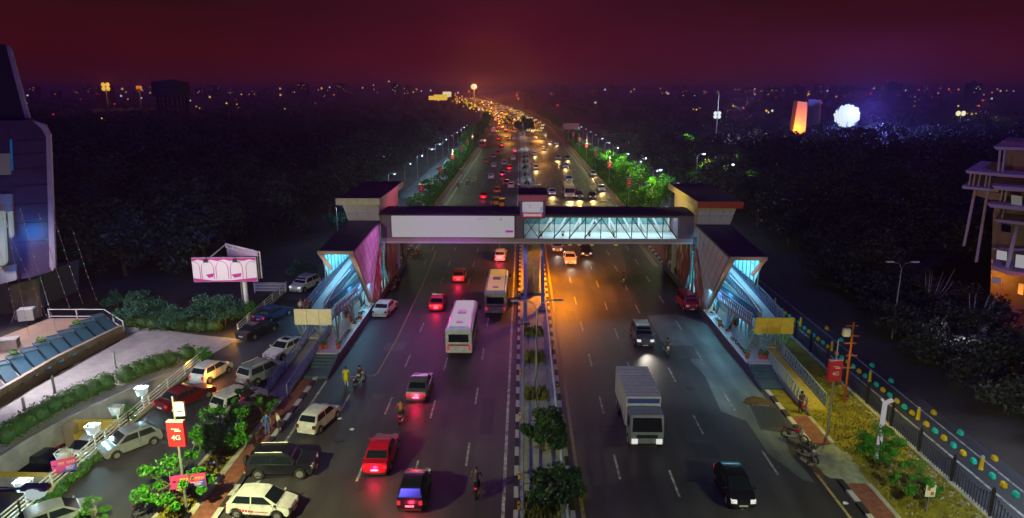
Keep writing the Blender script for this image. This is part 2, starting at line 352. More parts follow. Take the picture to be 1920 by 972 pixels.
# kerbs (real steps)
b = MB()
strip(b, LK-.35, LK, .17, 14, 53.4, th=.2); strip(b, LK-.35, LK, .17, 95, 1200, th=.2)
strip(b, RK, RK+.35, .17, 14, 38.4, th=.2); strip(b, RK, RK+.35, .17, 42.5, 51.5, th=.2); strip(b, RK, RK+.35, .17, 94, 1200, th=.2)
strip(b, ML-.15, ML+.12, .2, 14, 1200, th=.23); strip(b, MR-.12, MR+.15, .2, 14, 1200, th=.23)
struct(b, 'kerb', M['kerb'])
b = MB(); strip(b, ML+.125, MR-.125, .15, 14, 1600, th=.15); struct(b, 'median_strip', M['median_slab'])
# footpath left: brick strip, pale edging, grass verge
b = MB(); strip(b, -18.75, LK-.36, .12, 14, 53, th=.14); strip(b, -18.9, LK-.36, .12, 95, 900, th=.14); strip(b, RK+.36, 21.3, .12, 14, 38, th=.14); strip(b, RK+.36, 21.3, .12, 43, 47, th=.14); strip(b, RK+.36, 21.6, .12, 94, 900, th=.14)
struct(b, 'brick_footpath', M['brick_path'])
b = MB(); strip(b, -19.15, -18.76, .14, 14, 53, th=.16); strip(b, -21.0, -20.75, .14, 14, 900, th=.16); strip(b, 21.31, 21.6, .14, 14, 38, th=.16); strip(b, 21.31, 21.6, .14, 43, 47, th=.16)
strip(b, -20.6, -17.6, .10, 96, 130, th=.1); strip(b, 26.5, 26.88, .12, 14, 900, th=.14)
struct(b, 'path_edging', M['pale_path'])
b = MB(); strip(b, -20.74, -19.16, .10, 14, 50, th=.12); strip(b, -20.74, -18.92, .10, 96, 1200, th=.12)
strip(b, 21.61, 26.49, .10, 14, 56, th=.12); strip(b, RK+.36, 21.31, .10, 47.02, 51.6, th=.12); strip(b, 24.4, 26.49, .10, 56, 94, th=.12)
struct(b, 'grass_verge', M['grass'])
M['lawn'] = mat('lawn', (.02,.09,.004), .95, col2=(.06,.18,.01), vscale=.5, bump=.5, bscale=8)
b = MB(); strip(b, 21.61, 26.49, .11, 94, 1200, th=.12); struct(b, 'lawn', M['lawn'])
b = MB(); strip(b, -20.74, -19.0, .11, 130, 1200, th=.11); struct(b, 'lawn', M['lawn'])
# dirt spill of the broken kerb on the right
def mound(name, c, rx, ry, h, m, label, cat, seed=1, rz=0):
    rg = np.random.default_rng(seed); b = MB(); n = 26; k = 7; vs = []
    for i in range(k):
        f = 1-i/(k-1)
        for j in range(n):
            a = 2*pi*j/n; r = f*(1+.18*sin(3*a+seed)+.1*rg.normal())
            vs.append((rx*r*cos(a), ry*r*sin(a), h*(1-f**1.6)+.03*rg.normal()*h*3*(0 if i == 0 else 1)))
    fs = [(i*n+j, i*n+(j+1)%n, (i+1)*n+(j+1)%n, (i+1)*n+j) for i in range(k-1) for j in range(n)]+[tuple((k-1)*n+j for j in range(n))]
    b.add(vs, fs); o = b.build(name, m, smooth=True, loc=c); o.rotation_euler.z = rz; return tag(o, label, cat)
mound('dirt_heap', (*G(1418,753).xy, -.02), 1.1, .8, .35, M['soil'], 'brown heap of dirt at foot of right stair', 'dirt heap', 3)
mound('sand_spill', (20.6,40.3,.0), 1.9, 2.7, .22, mat('pale_sand', (.16,.17,.10), .95, col2=(.28,.30,.20), vscale=2), 'pale sand and cement spilled over the broken right footpath', 'sand', 5)
mound('dirt_heap', (19.3,40.9,.0), .8, 2.0, .14, M['soil'], 'dark muddy ridge beside the broken right kerb', 'dirt heap', 8)
# stones in the verge
b = MB(); rg = np.random.default_rng(5)
for i in range(260):
    if i < 170: x, y = 26.2-abs(rg.normal())*.35, 30+rg.random()*24
    else: x, y = 22+rg.random()*4, 30+rg.random()*14
    b.ball((x,y,.13), .05+.07*rg.random(), 5, sz=.7)
tag(b.build('rubble', mat('stones', (.3,.27,.2), .9, var=.4, vscale=1)), 'pale stones scattered along the fence foot', 'stones', kind='stuff')
# dry grass tufts
def tufts(name, boxes, n, m, label, h=.16, w=.1, rg=np.random.default_rng(9)):
    P = []
    for (x0,x1,y0,y1,z,k) in boxes:
        q = np.stack([x0+(x1-x0)*rg.random(k), y0+(y1-y0)*rg.random(k), np.full(k,z)], 1); q[:,0] += np.interp(q[:,1], _CY, _CX); P.append(q)
    P = np.concatenate(P); n = len(P); a = rg.random(n)*2*pi; d = np.stack([np.cos(a), np.sin(a), 0*a],1)*w*(.5+rg.random((n,1)))
    up = np.stack([rg.normal(size=n)*.05, rg.normal(size=n)*.05, h*(.4+rg.random(n))],1)
    V = np.stack([P-d/2, P+d/2, P+up], 1).reshape(-1,3)
    me = bpy.data.meshes.new(name); me.from_pydata(V.tolist(), [], [(3*i,3*i+1,3*i+2) for i in range(n)]); me.materials.append(m)
    o = bpy.data.objects.new(name, me); COL.objects.link(o); tag(o, label, 'grass', kind='stuff')
tufts('grass', [(21.7,26.4,28,56,.1,5200),(-20.7,-19.2,28,50,.1,2200)], 0, mat('dry_grass', (.13,.12,.008), .9, col2=(.26,.22,.01), vscale=1), 'dry yellow grass of the foreground verges')
tufts('grass', [(21.7,26.4,94,330,.1,9000),(-20.7,-19,96,330,.1,5000)], 0, mat('green_grass', (.04,.16,.005), .9, col2=(.10,.26,.01), vscale=1), 'green grass of the verges beyond the footbridge', h=.4, w=.3)
# ------------------------------------------------------------------ world, added violet fill sun, camera
w = bpy.data.worlds.new('World'); SC.world = w; w.use_nodes = True; nt = w.node_tree; N = nt.nodes; L = nt.links
bg = N['Background']; tc = N.new('ShaderNodeTexCoord'); sp = N.new('ShaderNodeSeparateXYZ'); L.new(tc.outputs['Generated'], sp.inputs[0])
rp = N.new('ShaderNodeValToRGB'); e = rp.color_ramp.elements
e[0].position = 0; e[0].color = (.036,.0036,.0075,1); e[1].position = .45; e[1].color = (.013,.0045,.0070,1)
x = e.new(.05); x.color = (.046,.0030,.0050,1); x = e.new(.14); x.color = (.025,.0042,.0060,1)
L.new(sp.outputs[2], rp.inputs[0])
# city glow round the far end of the avenue
dv = N.new('ShaderNodeVectorMath'); dv.operation = 'DOT_PRODUCT'; gd = Vector((-.045,1,.0)).normalized(); dv.inputs[1].default_value = gd
nv = N.new('ShaderNodeVectorMath'); nv.operation = 'NORMALIZE'; L.new(tc.outputs['Generated'], nv.inputs[0]); L.new(nv.outputs[0], dv.inputs[0])
g1 = N.new('ShaderNodeValToRGB'); g = g1.color_ramp.elements; g[0].position = .93; g[0].color = (0,0,0,1); g[1].position = 1; g[1].color = (.06,.010,.004,1)
x = g.new(.992); x.color = (.016,.0003,.0045,1); x = g.new(.975); x.color = (.008,.000,.004,1); x = g.new(.9985); x.color = (.035,.0020,.008,1)
L.new(dv.outputs['Value'], g1.inputs[0])
ad = N.new('ShaderNodeMix'); ad.data_type = 'RGBA'; ad.blend_type = 'ADD'; ad.inputs[0].default_value = 1; L.new(rp.outputs[0], ad.inputs[6]); L.new(g1.outputs[0], ad.inputs[7])
sk = N.new('ShaderNodeTexSky'); sk.sky_type = 'NISHITA'; sk.sun_disc = False; sk.sun_elevation = radians(-4); sk.sun_rotation = radians(200)
s2 = N.new('ShaderNodeMix'); s2.data_type = 'RGBA'; s2.blend_type = 'ADD'; s2.inputs[0].default_value = .004; nzs = N.new('ShaderNodeTexNoise'); nzs.inputs['Scale'].default_value = 3.5; nzs.inputs['Detail'].default_value = 5; mps = N.new('ShaderNodeMapping'); mps.inputs['Scale'].default_value = (1,1,3.5); L.new(tc.outputs['Generated'], mps.inputs[0]); L.new(mps.outputs[0], nzs.inputs['Vector']); mrs = N.new('ShaderNodeMapRange'); mrs.inputs[1].default_value = .3; mrs.inputs[2].default_value = .7; mrs.inputs[3].default_value = .78; mrs.inputs[4].default_value = 1.18; L.new(nzs.outputs[0], mrs.inputs[0]); vsc = N.new('ShaderNodeVectorMath'); vsc.operation = 'SCALE'; L.new(ad.outputs[2], vsc.inputs[0]); L.new(mrs.outputs[0], vsc.inputs['Scale']); L.new(vsc.outputs[0], s2.inputs[6]); L.new(sk.outputs[0], s2.inputs[7])
L.new(s2.outputs[2], bg.inputs['Color']); bg.inputs['Strength'].default_value = 1.0
sl = bpy.data.lights.new('violet_fill_sun', 'SUN'); sl.energy = .6; sl.angle = radians(8); sl.color = (.13,.10,1.0)  # added violet sun lifting the dark woods, no moon in view
so = bpy.data.objects.new('violet_fill_sun', sl); COL.objects.link(so); so.rotation_euler = (radians(38), radians(-14), 0)
cam = bpy.data.cameras.new('camera'); co = bpy.data.objects.new('camera', cam); COL.objects.link(co); SC.camera = co
co.location = (0,0,H); co.rotation_euler = (pi/2-TH, 0, YW); cam.sensor_width = 36; cam.lens = 36*F/1920; cam.clip_end = 20000
SC.view_settings.view_transform = 'Standard'; SC.view_settings.look = 'None'; SC.view_settings.exposure = 0; SC.view_settings.gamma = 1
SC.cycles.use_denoising = True; SC.cycles.max_bounces = 4; SC.cycles.diffuse_bounces = 2; SC.cycles.glossy_bounces = 2; SC.cycles.transparent_max_bounces = 6
SC.cycles.sample_clamp_indirect = 1.0; SC.cycles.caustics_reflective = False; SC.cycles.caustics_refractive = False
try: SC.cycles.denoiser = 'OPENIMAGEDENOISE'
except Exception: pass

M['haze'] = bpy.data.materials.new('haze'); M['haze'].use_nodes = True; hn = M['haze'].node_tree
for q in list(hn.nodes): hn.nodes.remove(q)
ho = hn.nodes.new('ShaderNodeOutputMaterial'); hv = hn.nodes.new('ShaderNodeVolumePrincipled'); hv.inputs['Density'].default_value = .00036; hv.inputs['Color'].default_value = (.80,.42,.85,1); hv.inputs['Anisotropy'].default_value = .35
hn.links.new(hv.outputs[0], ho.inputs['Volume'])
b = MB(); b.box(-5600,5600,-60,6100,-4.2,48); tag(b.build('haze', M['haze']), 'thin city haze over the whole avenue', 'haze', kind='stuff')
SC.cycles.volume_bounces = 0; SC.cycles.volume_step_rate = 4; SC.cycles.volume_max_steps = 64
# ------------------------------------------------------------------ footbridge span
BY0, BY1 = 76.0, 81.0
fb = empty('footbridge', 'long covered footbridge spanning both carriageways, glazed truss on its right half', 'footbridge', (1.5, BY0, 0))
def L_(x, y, z=0): return (x-1.5, y-BY0, z)
def part(name, m, par, build, **k):
    b = MB(); build(b); return b.build(name, m, par, **k)
part('deck', M['clad'], fb, lambda b: b.box(-17.7,17.8,0,5,6.75,7.15))
part('fascia_beam', mat('fascia_pinkish', (.36,.24,.26), .45), fb, lambda b: [b.box(-17.7+i*1.775,-17.7+(i+1)*1.775-.03,-.06,-.002,6.98,7.36) for i in range(20)])
part('floor_slab', M['deckfloor'], fb, lambda b: b.box(-1.6,17.6,.15,4.85,7.15,7.25))
part('roof', M['dark_roof'], fb, lambda b: (b.box(-17.8,17.9,-.15,5.15,10.0,10.16), b.hexa([(-17.8,-.15,10.16),(17.9,-.15,10.16),(17.9,5.15,10.16),(-17.8,5.15,10.16)],[(-17.5,.5,10.3),(17.6,.5,10.3),(17.6,4.5,10.3),(-17.5,4.5,10.3)])))
part('roof_seam', mat('seam_dark',(.015,.012,.02),.7), fb, lambda b: [b.box(x_-.03,x_+.03,.5,4.5,10.301,10.33) for x_ in np.arange(-15,17,2.6)]+[b.box(-17.85,17.95,-.27,-.15,10.02,10.14)])
part('top_beam', mat('top_beam', (.16,.10,.14), .5), fb, lambda b: b.box(-17.7,17.8,-.05,.2,9.78,10.0))
em = mat('end_panel', (.15,.09,.14), .5)
part('end_panel', em, fb, lambda b: b.box(16.15,17.8,0,4.9,7.36,9.78))
part('end_panel', em, fb, lambda b: b.box(-17.7,-16.55,0,4.9,7.36,9.78))
part('end_panel', em, fb, lambda b: b.box(-2.4,-1.5,0,.3,7.36,9.78))
part('back_wall', mat('frosted_wall', (.10,.24,.28), .25, col2=(.28,.46,.50), vscale=1.6), fb, lambda b: b.box(-1.5,16.1,4.75,4.85,8.1,9.8))
part('parapet', mat('parapet_white', (.55,.56,.57), .4), fb, lambda b: b.box(-1.5,16.1,4.6,4.74,7.25,8.1))
# front truss: posts and diagonals, each a bar
tx = [-1.45+i*1.75 for i in range(11)]
for i, x in enumerate(tx):
    part('truss_post', M['dark_metal'], fb, lambda b: b.bar((x,.08,7.36),(x,.08,9.8),.09))
    if i < 10:
        x2 = tx[i+1]
        if i == 0:
            part('truss_diagonal', M['dark_metal'], fb, lambda b: (b.bar((x,.1,7.36),(x2,.1,9.8),.08), b.bar((x,.13,9.8),(x2,.13,7.36),.08)))
        elif i < 5: part('truss_diagonal', M['dark_metal'], fb, lambda b: b.bar((x-.1,.1,7.4),(x2+.1,.1,9.75),.11))
        else: part('truss_diagonal', M['dark_metal'], fb, lambda b: b.bar((x,.1,9.75),(x2-.1,.1,7.4),.11))
wcol = mat('white_column', (.60,.62,.64), .4)
for i in range(1, 10):
    x = tx[i]+.6
    part('rear_diagonal', wcol, fb, lambda b: b.bar((x,4.5,7.3),(x+(1.4 if i < 5 else -1.4),4.5,9.8),.22))
    if i % 2: part('rear_post', wcol, fb, lambda b: b.bar((x+.9,4.45,7.3),(x+.9,4.45,9.8),.24))
part('ceiling_light', M['cool'], fb, lambda b: b.box(-1.2,15.9,2.2,2.8,9.90,9.95))
for i, (x, y) in enumerate([(3.1,.6),(6.2,.6),(9.0,.6),(.6,.5)]):
    p = empty('potted_plant', 'small red pot inside the footbridge, %s from the centre sign' % nth(i), 'potted plant', (1.5+x, BY0+y+1.2, 7.25), group='red pots inside the footbridge')
    part('pot', M['terracotta'], p, lambda b: b.lathe((0,0,0), [(.10,0),(.16,.3),(.17,.32)], 10))
    leaf_cloud('foliage', [(0,0,.5)], [.22], 40, .16, M['leaf_lit'], p)
# orange downlights under the deck
for i, px in enumerate([1069,1086,1110,1155]):
    p0 = PY(px, 452, BY0+.25); o = empty('downlight', 'orange downlight under the bridge edge, %s counting from the median' % nth(i), 'downlight', (p0.x, BY0+.3, 6.62), group='orange downlights below the footbridge')
    part('housing', M['dark_metal'], o, lambda b: b.box(-.22,.22,-.1,.1,.02,.125)); part('lens', M['head_warm'], o, lambda b: b.box(-.2,.2,-.14,.08,-.08,.02))
# LED billboard on left half
bl = empty('billboard', 'huge white glowing advertising screen across the left half of the footbridge', 'billboard', (1.5, BY0-.1, 0))
part('screen', M['screen'], bl, lambda b: b.box(-16.4,-2.5,-.22,-.12,7.52,9.98), bevel=.05)
part('frame', mat('led_frame', (.12,.05,.14), .4), bl, lambda b: (b.box(-16.5,-2.4,-.12,.03,7.40,7.52), b.box(-16.5,-2.4,-.12,.03,9.98,10.08), b.box(-16.5,-16.4,-.12,.03,7.52,9.98), b.box(-2.5,-2.4,-.12,.03,7.52,9.98)))
part('picture_mark', M['magl'], bl, lambda b: (b.box(-3.5,-2.62,-.235,-.221,8.1,8.35), b.box(-4.1,-3.9,-.235,-.221,9.5,9.7), b.box(-6.6,-5.6,-.235,-.221,9.62,9.68)))
# centre sign tower on the roof
st = empty('sign_tower', 'square sign tower with bright screen above the centre of the footbridge', 'sign tower', (1.05, BY0-.35, 0))
sd = mat('sign_body', (.14,.05,.15), .5)
part('body', sd, st, lambda b: b.box(-1.42,1.42,.02,5.2,9.7,11.75), bevel=.03)
part('cap', M['pink_fascia'], st, lambda b: (b.box(-1.62,-.01,-.12,5.4,11.75,12.38), b.box(.01,1.62,-.12,5.4,11.75,12.38)))
part('roof', M['dark_roof'], st, lambda b: b.box(-1.63,1.63,-.13,5.41,12.38,12.44))
sc_ = part('screen', M['screen'], st, lambda b: b.box(-1.15,1.15,-.06,.018,10.42,11.62), bevel=.1)
part('screen_mark', M['cyan_l'], sc_, lambda b: (b.prism([(-.45,-.075,11.2),(-.15,-.075,11.2),(-.3,-.075,11.0)], (0,.012,0)), b.prism([(.85,-.075,10.55),(1.08,-.075,10.6),(1.08,-.075,11.1),(.9,-.075,10.95)], (0,.012,0)), b.prism([(-1.1,-.075,10.5),(-.8,-.075,10.5),(-1.05,-.075,10.75)], (0,.012,0))))
part('red_surround', M['redl'], st, lambda b: b.box(-1.12,1.12,-.05,.018,9.88,10.36))
part('text_strip', M['screen'], st, lambda b: [b.box(-1.0+i*.29,-1.0+i*.29+.26,-.09,-.052,9.98+.03*(i%2),10.28-.02*(i%3)) for i in range(7)])
# central pier: two raking columns and a tiled wall
pr = empty('bridge_pier', 'median pier of two raking steel columns with an orange lit tiled wall between', 'pier', (1.2,BY0,0))
for xx, yb in ((-.95,-8.6),(1.0,-4.2)):
    part('column', mat('pier_blue', (.10,.15,.26), .35), pr, lambda b: b.hexa([(xx-.19,yb-.25,.15),(xx+.19,yb-.25,.15),(xx+.19,yb+.25,.15),(xx-.19,yb+.25,.15)],[(xx-.19,.9,6.74),(xx+.19,.9,6.74),(xx+.19,1.4,6.74),(xx-.19,1.4,6.74)]))
part('wall', mat('pier_tile', (.30,.22,.16), .6, var=.2), pr, lambda b: [b.box(-.72+.01+.73*c,.01+.73*c-.01,1.6,2.2,.16+r*1.1,.16+(r+1)*1.1-.025) for r in range(6) for c in range(2)])
part('base', M['granite'], pr, lambda b: (b.box(-1.4,-.5,-9.1,-8.0,.15,.4), b.box(.55,1.45,-4.7,-3.6,.15,.4), b.box(-1.4,1.4,1.3,2.5,.15,.45)))
# ------------------------------------------------------------------ stair towers
MOS = [mat('mosaic_red',(.34,.03,.02),.5), mat('mosaic_orange',(.48,.10,.015),.5), mat('mosaic_white',(.55,.52,.52),.5), mat('mosaic_brown',(.15,.09,.07),.5), mat('mosaic_pink',(.38,.20,.22),.5), mat('mosaic_plum',(.12,.03,.08),.5), mat('mosaic_maroon',(.22,.02,.03),.5)]
def inside(p, poly):
    c = False; n = len(poly)
    for i in range(n):
        a = poly[i]; q = poly[i-1]
        if (a[1] > p[1]) != (q[1] > p[1]) and p[0] < (q[0]-a[0])*(p[1]-a[1])/(q[1]-a[1])+a[0]: c = not c
    return c
def mosaic(name, poly, X, sgn, par, seed, cw=.85, ch=1.5):
    """harlequin triangles clipped roughly by a polygon in the (Y, z) plane, each slightly proud of the last"""
    rg = random.Random(seed); b = MB(); ys = [p[0] for p in poly]; zs = [p[1] for p in poly]
    b.prism([(X, p[0], p[1]) for p in poly], (sgn*.18,0,0), 3)
    y = min(ys)-cw; r = 0
    while y < max(ys)+cw:
        z = min(zs)-ch+(.5*ch if r % 2 else 0)
        while z < max(zs)+ch:
            for tri in (((y,z),(y+cw,z+ch*.5),(y,z+ch)), ((y+cw,z+ch*.5),(y+cw,z+ch*1.5),(y,z+ch))):
                cpt = (sum(t[0] for t in tri)/3, sum(t[1] for t in tri)/3)
                if inside(cpt, poly) and sum(inside(t, poly) for t in tri) >= 1:
                    b.prism([(X-sgn*.03, t[0], max(t[1],.92)) for t in tri], (sgn*.028,0,0), rg.choice([0,1,2,3,4,5,6,0,1]))
            z += ch
        y += cw; r += 1
    return b.build(name, MOS, par)
def rail_run(name, par, p0, p1, n=None, h=1.0, m=None, th=.07):
    """zigzag railing panel between two ground points"""
    p0 = Vector(p0); p1 = Vector(p1); b = MB(); Lg = (p1-p0).length; n = n or max(2, int(Lg/.55)); up = Vector((0,0,h))
    b.bar(p0+up, p1+up, th*1.2); b.bar(p0+Vector((0,0,.08)), p1+Vector((0,0,.08)), th*1.2)
    for i in range(n+1):
        a = p0.lerp(p1, i/n); b.bar(a, a+up, th if i % 2 == 0 else th*.7)
        if i < n:
            c = p0.lerp(p1, (i+1)/n); b.bar(a+up*.08, c+up, th*.7)
            mid = a.lerp(c,.5); b.bar(a+up, mid+up*.08, th*.55)
    return b.build(name, m or M['rail'], par)
def tower(side, Xin, dY, spec):
    s = -1 if side < 0 else 1                     # outward direction
    def P(u, y, z): return (Xin+s*u-Xin, y+dY, z)
    sd = 'left' if s < 0 else 'right'
    t = empty('stair_tower', spec['label'], 'stair tower', (Xin,0,0))
    def pt(name, m, fn, **k): return part(name, m, t, fn, **k)
    def pbox(b, u0, u1, y0, y1, z0, z1): b.hexa([P(u0,y0,z0),P(u1,y0,z0),P(u1,y1,z0),P(u0,y1,z0)],[P(u0,y0,z1),P(u1,y0,z1),P(u1,y1,z1),P(u0,y1,z1)])
    # sloping cover over the upper ramp
    pt('cover_roof', M['dark_roof'], lambda b: b.hexa([P(-.02,63.6,8.50),P(3.45,63.6,8.50),P(3.7,76.6,9.1),P(-.02,76.6,9.1)],[P(-.02,63.6,8.72),P(3.45,63.6,8.72),P(3.7,76.6,9.32),P(-.02,76.6,9.32)]))
    # road side wall, a leaning blade with tile joints
    wl = [(63.62,8.5),(76.2,9.05),(75.4,6.9),(73.4,4.9),(71.9,3.3),(70.2,1.45)]
    wall = pt('side_wall', M['clad'], lambda b: b.prism([P(0,y,z) for y,z in wl], (s*.16,0,0)))
    jb = MB()
    for k in range(1, 7):
        a = Vector((0,63.62+k*1.75+dY,8.5+k*.078)); e = Vector((0,70.2+k*.78+dY,1.45+k*.78)); jb.bar(a+Vector((-s*.004,0,0)), e+Vector((-s*.004,0,0)), .035, .012)
    for k in range(1, 5):
        f = k/5; a = Vector((-s*.004,63.62+(70.2-63.62)*f+dY,8.5+(1.45-8.5)*f)); e = Vector((-s*.004,75.6-2.6*f+dY,9.0-4.6*f)); jb.bar(a, e, .035, .012)
    jb.build('panel_joint', mat('joint', (.15,.11,.13), .7), wall)
    # front edge frame: two limbs leaning to a V and cap
    fe = M['clad_edge']
    pt('front_limb', fe, lambda b: b.hexa([P(-.01,63.5,8.5),P(.5,63.5,8.5),P(.5,64.1,8.5),P(-.01,64.1,8.5)][::-1],[P(-.01,70.1,1.5),P(.35,70.1,1.5),P(.35,70.5,1.5),P(-.01,70.5,1.5)]))
    pt('front_limb', fe, lambda b: b.bar(P(3.35,63.7,8.55), P(2.75,65.2,6.55), .28))
    pt('front_lintel', fe, lambda b: b.hexa([P(0,63.45,8.4),P(3.45,63.45,8.4),P(3.45,63.62,8.4),P(0,63.62,8.4)],[P(0,63.45,8.74),P(3.45,63.45,8.74),P(3.45,63.62,8.74),P(0,63.62,8.74)]))
    # outer glazing, back wall of the ramp hall, ceiling
    pt('outer_glazing', mat('hall_glass', (.30,.50,.55), .3, var=.2, vscale=2), lambda b: b.hexa([P(3.3,66,5.6),P(3.36,66,5.6),P(3.36,76,5.6),P(3.3,76,5.6)],[P(3.3,64,8.5),P(3.36,64,8.5),P(3.36,76,9.0),P(3.3,76,9.0)]))
    pt('glazing_bar', M['cyan_l'] if 0 else mat('glazing_bar', (.05,.22,.30), .4), lambda b: [b.bar(P(3.27,65+i*1.2,5.4), P(3.27,65+i*1.2,8.6), .07) for i in range(9)]+[b.bar(P(3.27,64.5,7.2),P(3.27,76,7.7),.07)])
    pt('hall_back_wall', mat('hall_back', (.28,.42,.46), .4, var=.25, vscale=1.3), lambda b: pbox(b,.2,4.4,80.5,80.7,.9,9.0))
    pt('core_wall', mat('core_wall', (.34,.42,.46), .5, var=.2, vscale=.8), lambda b: pbox(b,2.1,2.25,66.5,79.5,.92,4.1))
    # head box and oversailing lid
    pt('head_box', M['clad'], lambda b: [b.hexa([P(.02+i*1.21,76.2,9.34),P(1.2+i*1.21,76.2,9.34),P(1.2+i*1.21,88,9.34),P(.02+i*1.21,88,9.34)],[P(.02+i*1.29,76.0,10.3),P(1.28+i*1.29,76.0,10.3),P(1.28+i*1.29,88,10.3),P(.02+i*1.29,88,10.3)]) for i in range(3)]+
        [b.hexa([P(.02+i*1.29,76.0,10.325),P(1.28+i*1.29,76.0,10.325),P(1.28+i*1.29,88,10.325),P(.02+i*1.29,88,10.325)],[P(.02+i*1.37,75.9,11.2),P(1.36+i*1.37,75.9,11.2),P(1.36+i*1.37,88,11.2),P(.02+i*1.37,88,11.2)]) for i in range(3)])
    pt('lid', M['dark_roof'], lambda b: pbox(b,-.18,4.78,75.72,90.8,11.27,11.94))
    pt('front_fascia', spec['f1'], lambda b: [pbox(b,-.2+i*1.25,-.2+(i+1)*1.25-.025,75.62,75.71,11.22,11.96) for i in range(4)])
    pt('side_fascia', spec['f2'], lambda b: [pbox(b,-.28,-.19,75.62+i*1.52,75.62+(i+1)*1.52-.02,11.22,11.96) for i in range(10)])
    pt('upper_side_wall', spec['f3'], lambda b: b.prism([P(.0,76.2,9.35),P(.0,88,9.35),P(.0,88,11.25),P(.0,76.2,11.25)], (-s*.012,0,0)))
    # mosaic panels by the road below and beside the bridge
    mosaic('mosaic_panel', [(75.3+dY,6.7),(76.4+dY,6.7),(74.9+dY,.95),(71.6+dY,.95),(70.5+dY,1.3),(72.1+dY,3.3),(73.6+dY,4.9)], -s*.05, s, t, 3+s, .62, 1.15)
    mosaic('mosaic_panel', [(79.4+dY,6.7),(86.6+dY,6.7),(84.5+dY,3.2),(83.0+dY,.95),(80.2+dY,.95),(78.4+dY,3.5)], -s*.05, s, t, 9+s, .9, 1.7)
    mosaic('mosaic_panel', [(89.2+dY,6.7),(94.8+dY,6.7),(93.0+dY,.95),(90.2+dY,.95)], -s*.05, s, t, 14+s, .8, 1.5)
    pt('lift_glass', mat('lift_glass', (.08,.42,.50), .2), lambda b: pbox(b,.12,.3,76.75,77.5,1.0,6.7))
    pt('lift_sign', mat('lift_sign_lit', (.1,.5,.55), .4, emit=(.15,.9,1), es=.16), lambda b: [b.box(-s*.02-.02,-s*.02+.02,76.9+dY,77.35+dY,2.2+i*.45,2.5+i*.45) for i in range(9)])
    pt('raking_column', mat('beam_tan', (.42,.30,.22), .6), lambda b: b.hexa([P(.05,78.1,3.0),P(.45,78.1,3.0),P(.45,78.6,3.0),P(.05,78.6,3.0)],[P(.05,77.5,6.74),P(.45,77.5,6.74),P(.45,78.0,6.74),P(.05,78.0,6.74)]))
    pt('raking_column', wcol, lambda b: b.hexa([P(.05,87.0,.92),P(.45,87.0,.92),P(.45,87.9,.92),P(.05,87.9,.92)],[P(.05,87.6,6.74),P(.45,87.6,6.74),P(.45,88.5,6.74),P(.05,88.5,6.74)]))
    pt('white_post', M['white_metal'], lambda b: (pbox(b,.1,.75,70.4,71.0,.92,2.4), pbox(b,.1,.6,77.9,78.3,.92,3.0), pbox(b,.1,.6,76.2,76.6,.92,3.0)))
    pt('inner_floor', M['deckfloor'], lambda b: pbox(b,.2,4.7,76.3,90,6.74,7.0))
    # ramps
    fl = mat('ramp_floor', (.30,.28,.30), .7, var=.15, vscale=4)
    up = pt('upper_ramp', fl, lambda b: b.hexa([P(2.15,59.8,3.35),P(3.75,59.8,3.35),P(3.55,78,5.1),P(2.15,78,5.1)],[P(2.15,59.8,3.6),P(3.75,59.8,3.6),P(3.55,78,5.35),P(2.15,78,5.35)]))
    rb = spec['rail']
    rail_run('railing', up, P(3.95,59.8,3.55), P(3.55,78,5.35), 34, 1.05, rb); rail_run('railing', up, P(2.15,60.2,3.6), P(2.15,78,5.35), 34, 1.05, rb)
    lo = pt('lower_ramp', fl, lambda b: b.hexa([P(1.02,59.8,3.3),P(2.05,59.8,3.3),P(2.05,79,1.8),P(1.02,79,1.8)],[P(1.02,59.8,3.55),P(2.05,59.8,3.55),P(2.05,79,2.05),P(1.02,79,2.05)]))
    rail_run('railing', lo, P(1.0,59.2,3.45), P(1.0,76,2.2), 30, 1.1, spec['rail2']); rail_run('railing', lo, P(2.08,61.5,3.4), P(2.08,76,2.2), 26, .95, M['steel_blue'])
    pt('handrail', M['white_metal'], lambda b: b.tube([P(2.1,60.3,4.35),P(2.1,64,5.0),P(2.1,70,5.2)], .045, 6))
    ld = pt('landing', fl, lambda b: pbox(b,1.1,4.45,58.62,60.2,3.3,3.52))
    pt('landing_panel', spec['panel'], lambda b: [pbox(b,1.05+i*1.135,1.05+(i+1)*1.135-.03,58.5,58.6,3.02,4.5) for i in range(3)])
    # slanted legs
    lg = spec['leg']
    def fan(u, y, tops):
        for (tu, ty, tz) in tops: pt('leg', lg, lambda b: b.tube([P(u,y,.92 if y > 57 else .2), P(tu,ty,tz)], .085, 7))
    fan(1.05, 60.2, [(1.15,58.75,3.05),(1.15,60.2,3.28),(1.25,61.6,3.2)])
    fan(2.7, 60.4, [(2.75,58.75,3.05),(2.5,60.0,3.3),(2.9,61.2,3.4)])
    fan(4.35, 60.4, [(4.35,58.75,3.05),(4.2,60.0,3.3),(4.0,61.2,3.4)])
    for k, y in enumerate((65.4, 70.6)):
        zt = 3.3-(y-59.8)*.078
        fan(.75 if k == 0 else 1.2, y, [(1.1,y-1.3,zt),(1.15,y,zt-.05),(1.2,y+1.2,zt-.1)])
        zu = 3.4+(y-59.8)*.096
        fan(3.1, y, [(3.3,y-1.2,zu),(2.6,y,zu),(3.3,y+1.2,zu)])
    for i in range(16): pt('inner_column', mat('inner_column', (.30,.62,.70), .4), lambda b: b.bar(P(2.3,61.5+i*1.05,.95 if i > 3 else 2.0), P(2.3,61.5+i*1.05+.25*(i%2),3.6+i*.1), .13))
    # platform, wall, floor, steps, ramp to the ground
    pf = empty('platform', spec['plabel'], 'platform', (Xin,0,0))
    def pp(name, m, fn, **k): return part(name, m, pf, fn, **k)
    pp('retaining_wall', M['dark_blue_wall'], lambda b: pbox(b,.10,.22,57,93.5,-.02,.86))
